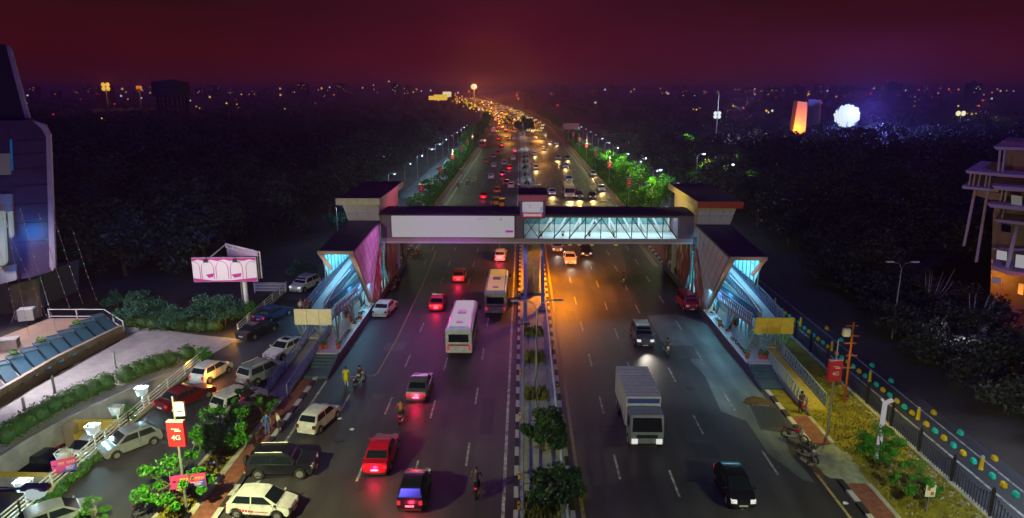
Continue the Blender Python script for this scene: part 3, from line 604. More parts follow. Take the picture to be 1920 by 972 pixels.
    pp('coping', M['pale_tile'], lambda b: pbox(b,.07,.30,57,93.6,.86,.95))
    pp('paving', M['pale_tile'], lambda b: pbox(b,.30,4.9,60.9,93.5,.0,.90)); pp('paving', M['pale_tile'], lambda b: pbox(b,.30,2.2,57,60.88,.0,.90))
    for k in range(6):
        y = 58.6+k*5.6
        if 74 < y < 80: continue
        pl = pp('planter', M['white_metal'], lambda b: (pbox(b,.31,.36,y,y+4.4,.9,1.08), pbox(b,.84,.89,y,y+4.4,.9,1.08), pbox(b,.36,.84,y,y+.05,.9,1.08), pbox(b,.36,.84,y+4.35,y+4.4,.9,1.08)))
        leaf_cloud('foliage', [P(.6, y+.3+.42*j, 1.08) for j in range(10)], [.2]*10, 16, .16, M['hedge'], pl)
    # three broad steps down to a lower slab, cheek wall
    pp('steps', M['granite'], lambda b: [pbox(b,.25,2.2,57-.42*(k+1),57-.42*k-.004,.0,.80-.15*k) for k in range(4)]+[pbox(b,.25,2.2,53.4,55.3,.0,.22)])
    pp('cheek_wall', M['dark_blue_wall'], lambda b: b.hexa([P(.08,53.2,0),P(.24,53.2,0),P(.24,57,0),P(.08,57,0)],[P(.08,53.2,.28),P(.24,53.2,.28),P(.24,57,.95),P(.08,57,.95)]))
    gr = empty('access_ramp', spec['rlabel'], 'ramp', (Xin,0,0))
    part('slope', spec['rfloor'], gr, lambda b: b.hexa([P(2.35,49.7,0),P(3.95,49.7,0),P(3.95,64.0,0),P(2.35,64.0,0)],[P(2.35,49.7,.16),P(3.95,49.7,.16),P(3.95,64.0,.93),P(2.35,64.0,.93)]))
    part('cheek_wall', M['concrete'] if s > 0 else M['dark_blue_wall'], gr, lambda b: b.hexa([P(2.21,49.4,0),P(2.34,49.4,0),P(2.34,62,0),P(2.21,62,0)],[P(2.21,49.4,.25),P(2.34,49.4,.25),P(2.34,62,.95),P(2.21,62,.95)]))
    rr = spec['grail']
    rail_run('railing', gr, P(2.28,49.5,.22), P(2.28,62.5,.95), 22, 1.0, rr); rail_run('railing', gr, P(4.02,50.2,.20), P(4.02,64,.95), 24, 1.0, rr)
    # lighting of the stair hall (tube fittings under the cover)
    f = part('tube_light', M['cool'], t, lambda b: b.box(s*1.4-.06,s*1.4+.06,66+dY,75+dY,8.42,8.5))
    lamp('hall_tube_light_glow', 'AREA', (Xin+s*1.6, 70+dY, 8.1), spec['pw']*1.3, (.25,.75,1), (2.4,10))
    lamp('hall_tube_light_glow', 'AREA', (Xin+s*3.1, 69+dY, 3.3), spec['pw']*.40, (.20,.70,1), (1.2,9), target=(Xin+s*2.5, 69+dY, 0))
    lamp('hall_tube_light_glow', 'AREA', (Xin+s*1.4, 74+dY, 2.5), spec['pw']*.55, (.45,.85,1), (1.6,8), target=(Xin+s*1.4,74+dY,0))
    # potted plants
    for i, (u, y) in enumerate([(2.0,57.9),(1.6,58.0),(.5,58.1),(1.15,65.6),(.35,66.2),(2.0,66.8),(1.2,71.4),(.35,72.6),(1.9,73.2),(.4,77.2),(.3,79.0),(.35,86.6),(.35,89.2)]):
        q = Vector((Xin+s*u, y+dY, .95 if u < .32 else .9))
        pot = empty('potted_plant', 'red pot with a green plant on the %s platform, %s from its steps' % (sd, nth(i)), 'potted plant', q, group='red pots on the platforms')
        part('pot', M['terracotta'], pot, lambda b: b.lathe((0,0,0), [(.13,0),(.21,.36),(.24,.36),(.24,.42)], 10))
        leaf_cloud('foliage', [(0,0,.62)], [.26], 34, .2, M['leaf_mid'], pot)
    return t
tower(-1, -16.3, 0, dict(label='left stair tower, leaning violet side wall, cream lid edge, beside the big screen', f1=M['cream_panel'], f2=M['pink_fascia'], f3=M['pink_fascia'],
    rail=M['rail'], rail2=mat('rail_mauve',(.22,.13,.22),.5), panel=M['cream_panel'], leg=mat('leg_steel',(.26,.34,.40),.4,metal=.2), plabel='raised paved platform below the left stair tower', rlabel='left access ramp with grey zigzag railings down to the footpath',
    rfloor=mat('ramp_grey',(.24,.23,.22),.8,var=.15,vscale=3), grail=M['rail'], pw=900))
tower(1, 19.2, -1.7, dict(label='right stair tower with bare metal side wall and red lid edge', f1=M['red_fascia'], f2=mat('fascia_gold',(.55,.42,.12),.5), f3=mat('wall_yellow_lit',(.55,.45,.25),.5),
    rail=M['rail'], rail2=mat('rail_violet',(.17,.12,.24),.5), panel=M['yellow_panel'], leg=mat('leg_cyan',(.16,.44,.56),.4,metal=.2), plabel='raised paved platform below the right stair tower', rlabel='right access ramp with yellow floor and pale blue railings',
    rfloor=mat('ramp_yellow',(.42,.31,.06),.8,var=.15,vscale=3), grail=mat('rail_pale_blue',(.25,.38,.46),.45), pw=900))
# interior, glow and added fill lights of the bridge
lamp('bridge_tube_light', 'AREA', (10, BY0+2.5, 9.85), 700, (.6,.92,1), (15,1.2))
lamp('led_screen_glow', 'AREA', (-8, BY0-.5, 8.7), 900, (1,.16,.90), (13.6,2.3), target=(-8, BY0-30, 0))
lamp('sign_glow', 'AREA', (1.05, BY0-.7, 10.9), 60, (.6,.1,1), (2.2,1.2), target=(1.05, BY0-20, 5))
lamp('under_bridge_orange', 'SPOT', (4.9, BY0+5.3, 6.5), 15000, (1,.27,.003), .3, spot=radians(150), target=(4.2, BY0+4, 0), blend=.9)
lamp('under_bridge_orange', 'SPOT', (5.2, BY0+5.6, 6.5), 24000, (1,.27,.003), .3, spot=radians(120), target=(4.4, BY0+19, 0), blend=.9)
lamp('tower_fill', 'SPOT', (-18.3, 61, 5.6), 1400, (1,.80,.62), .2, spot=radians(70), target=(-18.3,75.6,11), blend=1)  # added spots brightening the tower lids and walls, no fittings there
lamp('tower_fill', 'SPOT', (21.3, 59, 5.6), 900, (1,.55,.35), .2, spot=radians(70), target=(21.3,74,11), blend=1)
lamp('tower_fill', 'SPOT', (-9, 84, 12.6), 1500, (1,.25,.5), .2, spot=radians(80), target=(-16.3,83,11), blend=1)
lamp('tower_fill', 'SPOT', (12, 84, 12.6), 2300, (1,.80,.25), .2, spot=radians(80), target=(19.3,82,11), blend=1)
lamp('frame_fill', 'SPOT', (-8.5, 66, 10.5), 2600, (.50,.05,1), .3, spot=radians(75), target=(-8.5,76,8.6), blend=1)  # added violet spot imitating glow on the frame round the screen
lamp('sign_fill', 'SPOT', (1.2, 70, 12.0), 200, (.8,.05,.7), .2, spot=radians(50), target=(1.2,75.6,10.6), blend=1)  # added spot tinting the front of the sign tower
lamp('wall_fill', 'SPOT', (-9.5, 68, 7.2), 900, (.85,.30,1), .2, spot=radians(75), target=(-16.3,71.5,6), blend=1)  # added violet spot brightening the left tower's side wall
lamp('landing_fill', 'SPOT', (-18.8, 52, 6.5), 420, (1,.93,.6), .2, spot=radians(50), target=(-18.9,58.5,3.7), blend=1)  # added spots brightening the landing panels, no floodlights stand there
lamp('landing_fill', 'SPOT', (22.0, 50, 6.5), 420, (1,.85,.4), .2, spot=radians(50), target=(22.2,56.8,3.7), blend=1)
lamp('under_bridge_orange', 'SPOT', (1.8, BY0-.6, 6.4), 300, (1,.38,.02), .2, spot=radians(70), target=(1.2, BY0+2, 3.5), blend=1)
lamp('pier_light', 'SPOT', (.0, BY0-2.5, 6.9), 160, (.4,.6,1), .1, spot=radians(60), target=(.2, BY0, 4.5), blend=1)
# ------------------------------------------------------------------ vehicles
def paint(name, c, metal=.15, rough=.3):
    m = mat('paint_'+name, c, rough, metal=metal, var=.16, vscale=2.4); b = m.node_tree.nodes['Principled BSDF']
    b.inputs['Coat Weight'].default_value = .4; b.inputs['Coat Roughness'].default_value = .1; return m
PT = dict(white=paint('white',(.62,.62,.62)), silver=paint('silver',(.33,.37,.42),.5), black=paint('black',(.010,.012,.020)), red=paint('red',(.42,.008,.03)), darkred=paint('darkred',(.13,.006,.012)),
    grey=paint('grey',(.14,.15,.17),.4), blue=paint('blue',(.02,.05,.16)), orange=paint('orange',(.45,.13,.01)), green=paint('green',(.02,.14,.05)), yellow=paint('yellow',(.45,.30,.02)), beige=paint('beige',(.42,.36,.28)))
STY = {   # L, W, profile of lower body above sill (x, z), cabin (base front x, top front x, top rear x, base rear x), belt z, roof z, wheel r
 'hatch': dict(L=3.8, W=1.64, hood=[(1.90,.42),(1.88,.68),(1.72,.80),(1.05,.95)], boot=[(-1.78,.98),(-1.88,.70),(-1.88,.40)], cab=(1.22,.36,-1.30,-1.74), belt=.94, roof=1.49, r=.30, wb=(1.18,-1.20)),
 'sedan': dict(L=4.5, W=1.76, hood=[(2.25,.40),(2.22,.64),(2.05,.76),(1.05,.93)], boot=[(-1.55,.98),(-2.15,.96),(-2.24,.74),(-2.24,.42)], cab=(1.10,.36,-1.02,-1.72), belt=.94, roof=1.46, r=.32, wb=(1.38,-1.32)),
 'suv': dict(L=4.25, W=1.84, hood=[(2.12,.48),(2.10,.86),(1.95,.98),(1.10,1.08)], boot=[(-2.02,1.10),(-2.10,.80),(-2.10,.46)], cab=(1.15,.55,-1.72,-2.02), belt=1.08, roof=1.72, r=.37, wb=(1.30,-1.28)),
 'van': dict(L=3.75, W=1.56, hood=[(1.87,.46),(1.85,.84),(1.74,.98),(1.38,1.08)], boot=[(-1.80,1.08),(-1.87,.80),(-1.87,.44)], cab=(1.42,.92,-1.70,-1.83), belt=1.06, roof=1.80, r=.30, wb=(1.20,-1.18))}
def solid_profile(prof, W, bevel, taper=.1, m=None, name='body', par=None, tumble=None, z0=None, z1=None, mats=None):
    b = MB(); b.prism([(x,-W/2,z) for x,z in prof], (0,W,0)); me = bpy.data.meshes.new(name); me.from_pydata(b.v, [], b.f)
    bm = bmesh.new(); bm.from_mesh(me); bmesh.ops.recalc_face_normals(bm, faces=bm.faces)
    xm = max(abs(p[0]) for p in prof)
    for v in bm.verts:
        k = 1-taper*(abs(v.co.x)/xm)**4
        if tumble: k *= 1-tumble*max(0,(v.co.z-z0)/(z1-z0))
        v.co.y *= k
    bmesh.ops.bevel(bm, geom=[e for e in bm.edges if len(e.link_faces) == 2 and e.calc_face_angle(0) > .35], offset=bevel, segments=2, affect='EDGES', clamp_overlap=True)
    bm.to_mesh(me); bm.free(); me.materials.append(m)
    me.polygons.foreach_set('use_smooth', [True]*len(me.polygons))
    o = bpy.data.objects.new(name, me); COL.objects.link(o)
    try:
        me.set_sharp_from_angle(angle=radians(38))
    except Exception: pass
    if par: o.parent = par
    return o
CARS = {}
def make_car(style, color, lit, label, door_open=False, spare=False, decal=False, sunroof=False):
    """lit: '' parked, 't' tail lamps lit, 'h' head lamps lit, 'w' warm headlamps"""
    S = STY[style]; t = empty('parked_car' if not lit else 'car', label, 'car'); pm = PT[color]; r = S['r']; W_ = S['W']; L2 = S['L']/2
    def arch(xc): return [(xc+(r+.07)*cos(a), max(.22, r+(r+.07)*sin(a))) for a in [pi*(i/8) for i in range(9)]]
    sill = .22; prof = []
    fr, rr = S['wb']
    af = arch(fr)[::-1]; ar = arch(rr)[::-1]      # from rear side to front side of each arch
    prof = [(-L2+.12,sill)]+ar+af+[(L2-.14,sill)]+S['hood']+[S['boot'][0]]+S['boot'][1:]
    solid_profile(prof, W_, .05, .13, pm, 'body', t)
    c0,c1,c2,c3 = S['cab']; bz = S['belt']-.03; rz = S['roof']; cw = W_*.92; tum = .20 if style != 'van' else .12
    cabp = [(c3,bz),(c0,bz),((c0*.35+c1*.65)+.02,bz+(rz-.05-bz)*.66),(c1,rz-.06),(c1-.25,rz-.012),(c1-.6,rz+.006),((c1+c2)/2-.2,rz+.004),(c2+.45,rz-.022),(c2+.06,rz-.07),(c2-.02,rz-.11)]
    solid_profile(cabp, cw, .045, .03, pm, 'cabin', t, tumble=tum, z0=bz, z1=rz)
    def wy(z): return cw/2*(1-tum*(z-bz)/(rz-bz))
    g = M['glass_dark']; e = .012
    def pane(name, pts, nrm): b = MB(); n = Vector(nrm).normalized(); b.prism([Vector(p)+n*.004 for p in pts], n*e); return b.build(name, g, t)
    # windscreen
    def lerp(a, c, f): return a+(c-a)*f
    za, zb = bz+.07, rz-.10; xa, xb = lerp(c0,c1,(za-bz)/(rz-.05-bz)), lerp(c0,c1,(zb-bz)/(rz-.05-bz))
    pane('windscreen', [(xa,-wy(za)*.90,za),(xa,wy(za)*.90,za),(xb,wy(zb)*.90,zb),(xb,-wy(zb)*.90,zb)], (rz-bz,0,c0-c1))
    za, zb = bz+.10, rz-.14; xa, xb = lerp(c3,c2,(za-bz)/(rz-.06-bz)), lerp(c3,c2,(zb-bz)/(rz-.06-bz))
    pane('rear_window', [(xa,-wy(za)*.86,za),(xa,wy(za)*.86,za),(xb,wy(zb)*.86,zb),(xb,-wy(zb)*.86,zb)], (-(rz-bz),0,c2-c3))
    for s in (-1,1):
        za, zb = bz+.06, rz-.13; mid = (c1+c2)/2+.12
        fx0, fx1 = lerp(c0,c1,(za-bz)/(rz-bz))-.22, lerp(c0,c1,(zb-bz)/(rz-bz))-.17
        rx0, rx1 = lerp(c3,c2,(za-bz)/(rz-bz))+.24, lerp(c3,c2,(zb-bz)/(rz-bz))+.20
        for a0,a1,b0,b1 in ((fx0,fx1,mid+.04,mid+.04),(mid-.04,mid-.04,rx0,rx1)):
            pane('side_window', [(b0,s*wy(za)*.985,za),(a0,s*wy(za)*.985,za),(a1,s*wy(zb)*.985,zb),(b1,s*wy(zb)*.985,zb)], (0,s,(tum*cw/2)/(rz-bz)))
        b = MB(); b.ball((c0-.18,s*(W_/2+.05),bz+.10), .09, 8, sx=.7, sy=1.1); b.build('mirror', pm, t, smooth=True)
        # door seams and handles as thin dark lines, bumper strip
        b = MB(); b.box(mid-.008,mid+.008,s*(W_/2+.001),s*(W_/2+.004),.36,bz-.02); b.box(fx0+.08,fx0+.095,s*(W_/2+.001),s*(W_/2+.004),.40,bz-.02); b.box(fx0-.2,rx0+.3,s*(W_/2+.001),s*(W_/2+.014),.27,.33)
        b.build('door_trim', M['black_trim'], t)
        hl = M['head'] if lit == 'h' else M['head_warm'] if lit == 'w' else M['head_off']
        hz = S['hood'][1][1]-.02; b = MB(); b.hexa([(L2-.30,s*W_*.45,hz-.13),(L2-.10,s*W_*.24,hz-.13),(L2+.04,s*W_*.24,hz-.13),(L2-.01,s*W_*.43,hz-.13)],[(L2-.42,s*W_*.455,hz+.09),(L2-.30,s*W_*.25,hz+.08),(L2+.01,s*W_*.24,hz+.07),(L2-.06,s*W_*.435,hz+.08)])
        b.build('headlight', hl, t)
        tl = M['tail'] if lit in ('t','w','h') else M['tail_off']; tz = S['boot'][-2][1]
        b = MB(); b.box(-L2-.015,-L2+.14,s*W_*.32,s*W_*.445,tz-.08,tz+.16 if style != 'sedan' else tz+.10); b.build('taillight', tl, t, bevel=.01)
        for xc in (fr, rr):
            wc = Vector((xc,s*(W_/2-.11),r)); wb = MB()
            wb.tube([wc-Vector((0,.10,0)),wc-Vector((0,.07,0)),wc+Vector((0,.07,0)),wc+Vector((0,.10,0))],[r*.93,r,r,r*.93],18); wh = wb.build('wheel', M['tyre'], t)
            rm = MB(); fc = wc+Vector((0,s*.101,0)); rm.tube([fc-Vector((0,s*.03,0)),fc+Vector((0,s*.004,0))],[r*.60,r*.60],14)
            for k in range(5): a = 2*pi*k/5; rm.bar(fc+Vector((0,s*.008,0)), fc+Vector((cos(a)*r*.57,s*.008,sin(a)*r*.57)), .05, .02, up=(0,1,0))
            rm.build('rim', M['rim'], wh)
    b = MB(); b.box(L2-.03,L2+.012,-W_*.25,W_*.25,.40,.50); b.box(L2-.05,L2+.010,-W_*.33,W_*.33,.25,.34); b.build('grille', M['black_trim'], t)
    b = MB(); b.box(L2+.013,L2+.022,-.25,.25,.335,.435); b.build('number_plate', M['plate_white'], t); b = MB(); b.box(-L2-.02,-L2-.008,-.25,.25,.50,.61); b.build('number_plate', M['plate_white'], t)
    b = MB(); b.box(-L2+.0,-L2+.09,-W_*.40,W_*.40,.24,.38); b.build('bumper', M['black_trim'] if color != 'white' else pm, t)
    if style == 'suv':
        for s in (-1,1): b = MB(); b.tube([(c1-.3,s*wy(rz)*.93,rz+.05),(c2+.3,s*wy(rz)*.93,rz+.05)], .025, 6); b.build('roof_rail', M['white_metal'], t)
    if spare:
        b = MB(); b.tube([(-L2-.02,0,.92),(-L2-.06,0,.92),(-L2-.20,0,.92),(-L2-.23,0,.92)],[.29,.34,.34,.30],18); b.build('spare_wheel', M['tyre'], t)
    if sunroof: b = MB(); b.box(-.35,.18,-.38,.38,rz+.001,rz+.016); b.build('sunroof', g, t)
    if decal:
        b = MB()
        for i in range(5): b.box(-1.0+i*.17,-1.0+i*.17+.12,-W_/2-.007,-W_/2-.001,.52-.01*i,.66-.015*i)
        for i in range(8): b.box(-.1+i*.10,-.1+i*.10+.07,-W_/2-.007,-W_/2-.001,.50,.56)
        b.build('side_lettering', mat('decal_red', (.45,.02,.02), .5), t)
    if door_open:
        b = MB(); b.box(-.95,0,-.035,.035,0,.66); b.bar((-.9,0,.66),(-.78,0,1.12),.05); b.bar((-.78,0,1.12),(-.15,0,1.12),.05); b.bar((-.15,0,1.12),(0,0,.66),.05); d = b.build('open_door', pm, t, bevel=.012)
        d.location = (.75, W_/2, .30); d.rotation_euler = (0,0,radians(-62))
    return t
def heading(dx, dy): return math.atan2(dy, dx)
UP = pi/2; DN = -pi/2
def parked(style, color, lit, px, py, rz, label, dz=0, **k):
    t = make_car(style, color, lit, label, **k); p = G(px, py+(14 if py > 750 else 8 if py > 600 else 3), dz); t.location = (p.x, p.y, dz+.006); t.rotation_euler = (0,0,rz); return t
parked('hatch','white','', 494,946, radians(-4), 'white hatchback with red side lettering, parked across the left kerb at the very front', decal=True)
parked('suv','black','', 531,872, radians(3), 'black SUV with a rear spare wheel standing across the left kerb', spare=True)
parked('hatch','white','', 600,782, radians(76), 'white hatchback alone by the left kerb seen from behind, casting a shadow', sunroof=False)
parked('sedan','white','', 723,583, radians(84), 'white sedan beside the left platform with its door standing open', door_open=True)
parked('van','red','', 1287,574, radians(-84), 'small red van parked beside the right platform')
parked('hatch','silver','', 246,828, radians(-128), 'silver grey crossover on the left service road facing the bottom left corner')
parked('hatch','silver','', 108,974, radians(42), 'pale silver car cut off by the bottom left corner of the photo')
parked('hatch','white','t', 398,700, radians(75), 'white hatchback on the service road lit by the orange glow of the car behind')
parked('sedan','darkred','t', 350,748, radians(63), 'dark red sedan with bright red brake lamps on the service road')
parked('suv','silver','', 493,703, radians(62), 'silver wagon parked beside the left access ramp, behind the small tree')
parked('suv','white','', 450,752, radians(62), 'white SUV half hidden behind the large roadside tree')
parked('sedan','white','', 537,656, radians(-112), 'white sedan with a dark sunroof facing the camera on the service road', sunroof=True)
parked('sedan','black','', 484,620, radians(68), 'black sedan with a white plate beside the end of the white railing')
parked('sedan','blue','t', 514,594, radians(66), 'dark car with one glowing red tail lamp ahead of the black sedan')
parked('suv','white','h', 573,540, radians(-108), 'white SUV facing the camera behind the left stair landing')
parked('suv','red','', 92,832, radians(-160), 'red SUV in the sunken hotel car park', dz=-2.6)
parked('hatch','darkred','', 190,768, radians(170), 'dark maroon car under the curved wall of the sunken car park', dz=-2.6)
parked('hatch','white','', 168,838, radians(-100), 'white car nosing out behind the yellow wall of the sunken car park', dz=-2.6)
parked('sedan','black','', 82,868, radians(175), 'black car nearest the lit box lamps in the sunken car park', dz=-2.6)
parked('suv','grey','', 1868,596, radians(8), 'pale grey car in the dark yard of the right hand building')
# larger vehicles
def make_bus(color, lit, label, L=9.0, Wd=2.4, Hh=2.9, roof=None, cat='bus', name='bus', roof_glow=None):
    t = empty(name, label, cat); pm = PT[color]; b = MB()
    b.box(-L/2,L/2,-Wd/2,Wd/2,.45,Hh-.25); b.hexa([(-L/2,-Wd/2,Hh-.25),(L/2,-Wd/2,Hh-.25),(L/2,Wd/2,Hh-.25),(-L/2,Wd/2,Hh-.25)],[(-L/2+.15,-Wd/2+.2,Hh),(L/2-.3,-Wd/2+.2,Hh),(L/2-.3,Wd/2-.2,Hh),(-L/2+.15,Wd/2-.2,Hh)])
    b.build('body', pm, t, bevel=.05)
    rb = MB(); rb.box(-L/2+.3,L/2-.5,-Wd/2+.3,Wd/2-.3,Hh+.001,Hh+.08); rb.build('roof_panel', roof_glow or PT['white'], t); rb = MB(); rb.box(-.5,.3,-.4,.4,Hh+.081,Hh+.2); rb.build('roof_hatch', M['grey_metal'], t); rb = MB(); rb.box(-L/2+1.0,-L/2+1.5,-.3,.3,Hh+.081,Hh+.14); rb.build('roof_hatch', M['grey_metal'], t); rb = MB(); [rb.box(-L/2+.1,L/2-.1,s_*(Wd/2+.004),s_*(Wd/2+.014),1.15,1.3) for s_ in (-1,1)]; rb.box(-L/2-.03,-L/2-.021,-Wd*.4,Wd*.4,1.15,1.3); rb.build('side_stripe', mat('stripe_red',(.35,.03,.03),.5), t)  # roof brightness put in as emission, the panel is no lamp
    n = int(L/1.3)
    for s in (-1,1):
        for i in range(n):
            x = -L/2+.4+i*(L-1.0)/n; wb = MB(); wb.box(x,x+(L-1.0)/n-.12,s*(Wd/2+.002),s*(Wd/2+.016),1.45,2.3); wb.build('side_window', M['glass_dark'], t)
        h = MB(); h.box(L/2,L/2+.05,s*Wd*.30,s*Wd*.44,.65,.87); h.build('headlight', M['head'] if lit == 'h' else M['head_off'], t, bevel=.01)
        k = MB(); k.box(-L/2-.05,-L/2,s*Wd*.36,s*Wd*.45,.75,1.15); k.build('taillight', M['tail'], t, bevel=.01)
        for xc in (L*.32,-L*.27):
            wc = Vector((xc,s*(Wd/2-.12),.46)); w_ = MB(); w_.tube([wc-Vector((0,.14,0)),wc+Vector((0,.14,0))],.46,18); wh = w_.build('wheel', M['tyre'], t)
            q = MB(); q.tube([wc+Vector((0,s*.13,0)),wc+Vector((0,s*.15,0))],.24,12); q.build('rim', M['rim'], wh)
        mm = MB(); mm.bar((L/2,s*Wd/2,2.3),(L/2+.25,s*(Wd/2+.2),2.2),.04); mm.box(L/2+.2,L/2+.26,s*(Wd/2+.2)-.1,s*(Wd/2+.2)+.1,1.8,2.25); mm.build('mirror', M['black_trim'], t)
    f = MB(); f.box(L/2+.002,L/2+.02,-Wd*.44,Wd*.44,1.35,2.35); f.build('windscreen', M['glass_dark'], t)
    f = MB(); f.box(-L/2-.02,-L/2-.002,-Wd*.38,Wd*.38,1.5,2.25); f.build('rear_window', M['glass_dark'], t)
    f = MB(); f.box(-L/2-.03,-L/2-.003,-.3,.3,.55,.67); f.build('number_plate', M['plate_white'], t)
    return t
def make_rickshaw(color, label, lit='t'):
    t = empty('auto_rickshaw', label, 'auto rickshaw'); pm = PT[color]
    solid_profile([(-1.25,.3),(.95,.3),(1.25,.55),(1.15,.95),(.75,1.05),(-1.25,1.05)], 1.25, .05, .25, pm, 'body', t)
    solid_profile([(-1.2,1.62),(.75,1.62),(.65,1.76),(.3,1.82),(-1.0,1.82),(-1.22,1.74)], 1.22, .04, .08, PT['yellow'], 'canopy', t)
    for s in (-1,1):
        for x in (-1.1,-.2,.72): b = MB(); b.bar((x,s*.54,1.0),(x-.05,s*.54,1.65),.06); b.build('post', M['black_trim'], t)
        w_ = MB(); w_.tube([(-.8,s*.56-.06,.24),(-.8,s*.56+.06,.24)],.24,14); w_.build('wheel', M['tyre'], t)
        k = MB(); k.box(-1.29,-1.25,s*.42-.06,s*.42+.06,.75,.9); k.build('taillight', M['tail'], t)
    w_ = MB(); w_.tube([(1.0,-.06,.24),(1.0,.06,.24)],.24,14); w_.build('wheel', M['tyre'], t)
    b = MB(); b.hexa([(.92,-.5,1.05),(.92,.5,1.05),(.90,.5,1.05),(.90,-.5,1.05)],[(.74,-.5,1.6),(.74,.5,1.6),(.72,.5,1.6),(.72,-.5,1.6)]); b.build('windscreen', M['glass_dark'], t)
    b = MB(); b.box(-.9,-.5,-.5,.5,.7,.9); b.box(-.95,-.85,-.5,.5,.9,1.4); b.build('seat', M['black_trim'], t)
    b = MB(); b.ball((1.22,0,.75),.09,8); b.build('headlight', M['head_warm'], t)
    return t
def make_truck(label, lit='h'):
    t = empty('truck', label, 'truck'); b = MB()
    b.box(-3.6,1.9,-1.2,1.2,1.05,3.2); b.build('cargo_box', PT['white'], t, bevel=.04); rb9 = MB(); [rb9.box(-3.5+i*.58,-3.5+i*.58+.05,-1.225,1.225,1.1,3.225) for i in range(10)]; rb9.build('box_frame', M['grey_metal'], t); rb9 = MB(); rb9.box(1.905,1.93,-1.1,1.1,2.75,3.1); rb9.build('front_stripe', mat('stripe_blue',(.03,.06,.25),.5), t)
    solid_profile([(2.05,.55),(3.7,.55),(3.75,1.5),(3.45,2.6),(2.05,2.65)], 2.3, .06, .03, PT['silver'], 'cab', t)
    b = MB(); b.hexa([(3.765,-1.0,1.55),(3.765,1.0,1.55),(3.75,1.0,1.55),(3.75,-1.0,1.55)],[(3.50,-.95,2.45),(3.50,.95,2.45),(3.48,.95,2.45),(3.48,-.95,2.45)]); b.build('windscreen', M['glass_dark'], t)
    b = MB(); b.box(-3.6,3.6,-.45,.45,.6,.95); b.build('chassis', M['black_trim'], t)
    for s in (-1,1):
        k = MB(); k.box(3.72,3.82,s*.82-.2,s*.82+.2,.70,1.02); k.build('headlight', M['head'], t, bevel=.01)
        k = MB(); k.box(-3.64,-3.6,s*1.0-.1,s*1.0+.1,.9,1.04); k.build('taillight', M['tail'], t)
        k = MB(); k.box(2.5,3.2,s*1.151,s*1.165,1.6,2.35); k.build('side_window', M['glass_dark'], t)
        for xc in (2.75,-1.9,-2.9):
            wc = Vector((xc,s*1.0,.48)); w_ = MB(); w_.tube([wc-Vector((0,.15,0)),wc+Vector((0,.15,0))],.48,18); wh = w_.build('wheel', M['tyre'], t)
            q = MB(); q.tube([wc+Vector((0,s*.14,0)),wc+Vector((0,s*.16,0))],.22,12); q.build('rim', M['rim'], wh)
    k = MB(); k.box(3.77,3.80,-.6,.6,.6,.72); k.box(3.765,3.79,-.7,.7,1.1,1.35); k.build('grille', M['black_trim'], t)
    return t
# ------------------------------------------------------------------ motorbikes
def make_bike(color, lit=False, label=''):
    t = empty('motorcycle', label, 'motorcycle'); pm = PT[color]
    for x, nm in ((.68,'wheel'),(-.62,'wheel')):
        b = MB(); n = 20
        b.tube([(x+.27*cos(2*pi*i/n),0,.31+.27*sin(2*pi*i/n)) for i in range(n+1)], .055, 6); wh = b.build(nm, M['tyre'], t)
        b = MB(); b.tube([(x,-.07,.31),(x,.07,.31)], .07, 8)
        for k in range(6): a = k*pi/3; b.bar((x,0,.31),(x+.23*cos(a),0,.31+.23*sin(a)),.025)
        b.build('rim', M['rim'], wh)
    b = MB(); b.bar((.66,-.07,.31),(.42,-.07,.95),.05); b.bar((.66,.07,.31),(.42,.07,.95),.05); b.build('fork', M['grey_metal'], t)
    b = MB(); b.bar((.38,0,.78),(-.2,0,.42),.08); b.bar((-.2,-.09,.42),(-.62,-.09,.31),.05); b.bar((-.2,.09,.42),(-.62,.09,.31),.05); b.bar((.3,0,.72),(-.55,0,.70),.07); b.build('frame', M['dark_metal'], t)
    b = MB(); b.ball((.16,0,.80),.18,10,sx=1.5,sy=.8,sz=.75); b.build('fuel_tank', pm, t, smooth=True)
    b = MB(); b.box(-.68,-.02,-.13,.13,.74,.84); b.build('seat', M['black_trim'], t, bevel=.03)
    b = MB(); b.box(-.2,.22,-.13,.13,.33,.6); b.build('engine', M['grey_metal'], t, bevel=.03)
    b = MB(); b.tube([(.1,-.14,.38),(-.3,-.16,.3),(-.75,-.17,.36)],.045,8); b.build('exhaust', M['rim'], t)
    b = MB(); b.tube([(.3,-.34,1.04),(.42,-.16,1.0),(.42,.16,1.0),(.3,.34,1.04)],.022,6); b.build('handlebar', M['dark_metal'], t)
    for s in (-1,1): b = MB(); b.bar((.38,s*.2,1.0),(.36,s*.27,1.17),.015); b.ball((.36,s*.27,1.2),.055,8,sx=.4); b.build('mirror', M['grey_metal'], t)
    b = MB(); b.ball((.54,0,.88),.10,10); b.build('headlight', M['head_warm'] if lit else M['head_off'], t, smooth=True)
    b = MB(); b.box(-.78,-.70,-.07,.07,.72,.80); b.build('taillight', M['tail'] if lit else M['tail_off'], t)
    b = MB(); b.hexa([(-.55,-.07,.60),(-.9,-.07,.42),(-.9,.07,.42),(-.55,.07,.60)],[(-.55,-.07,.66),(-.9,-.07,.46),(-.9,.07,.46),(-.55,.07,.66)]); b.build('mudguard', pm, t)
    b = MB(); b.bar((-.1,.1,.3),(-.15,.3,.02),.03); b.build('side_stand', M['dark_metal'], t)
    return t
bikes = {c: Proto(make_bike(c)) for c in ('black','red','grey')}
def bike(c, px, py, rz, label, grp='motorcycles parked beside the road', z=0.):
    p = G(px, py, z); o = bikes[c].put((p.x,p.y,z+.006), rz, label, grp); return o
bike('red',1488,826,radians(-40),'motorcycle with purple bag at the kerb, farther of the pair by the sand spill')
bike('black',1512,862,radians(-65),'black motorcycle at the kerb, nearer of the pair by the sand spill')
bike('red',382,850,radians(200),'red seated scooter under the large tree on the left service road')
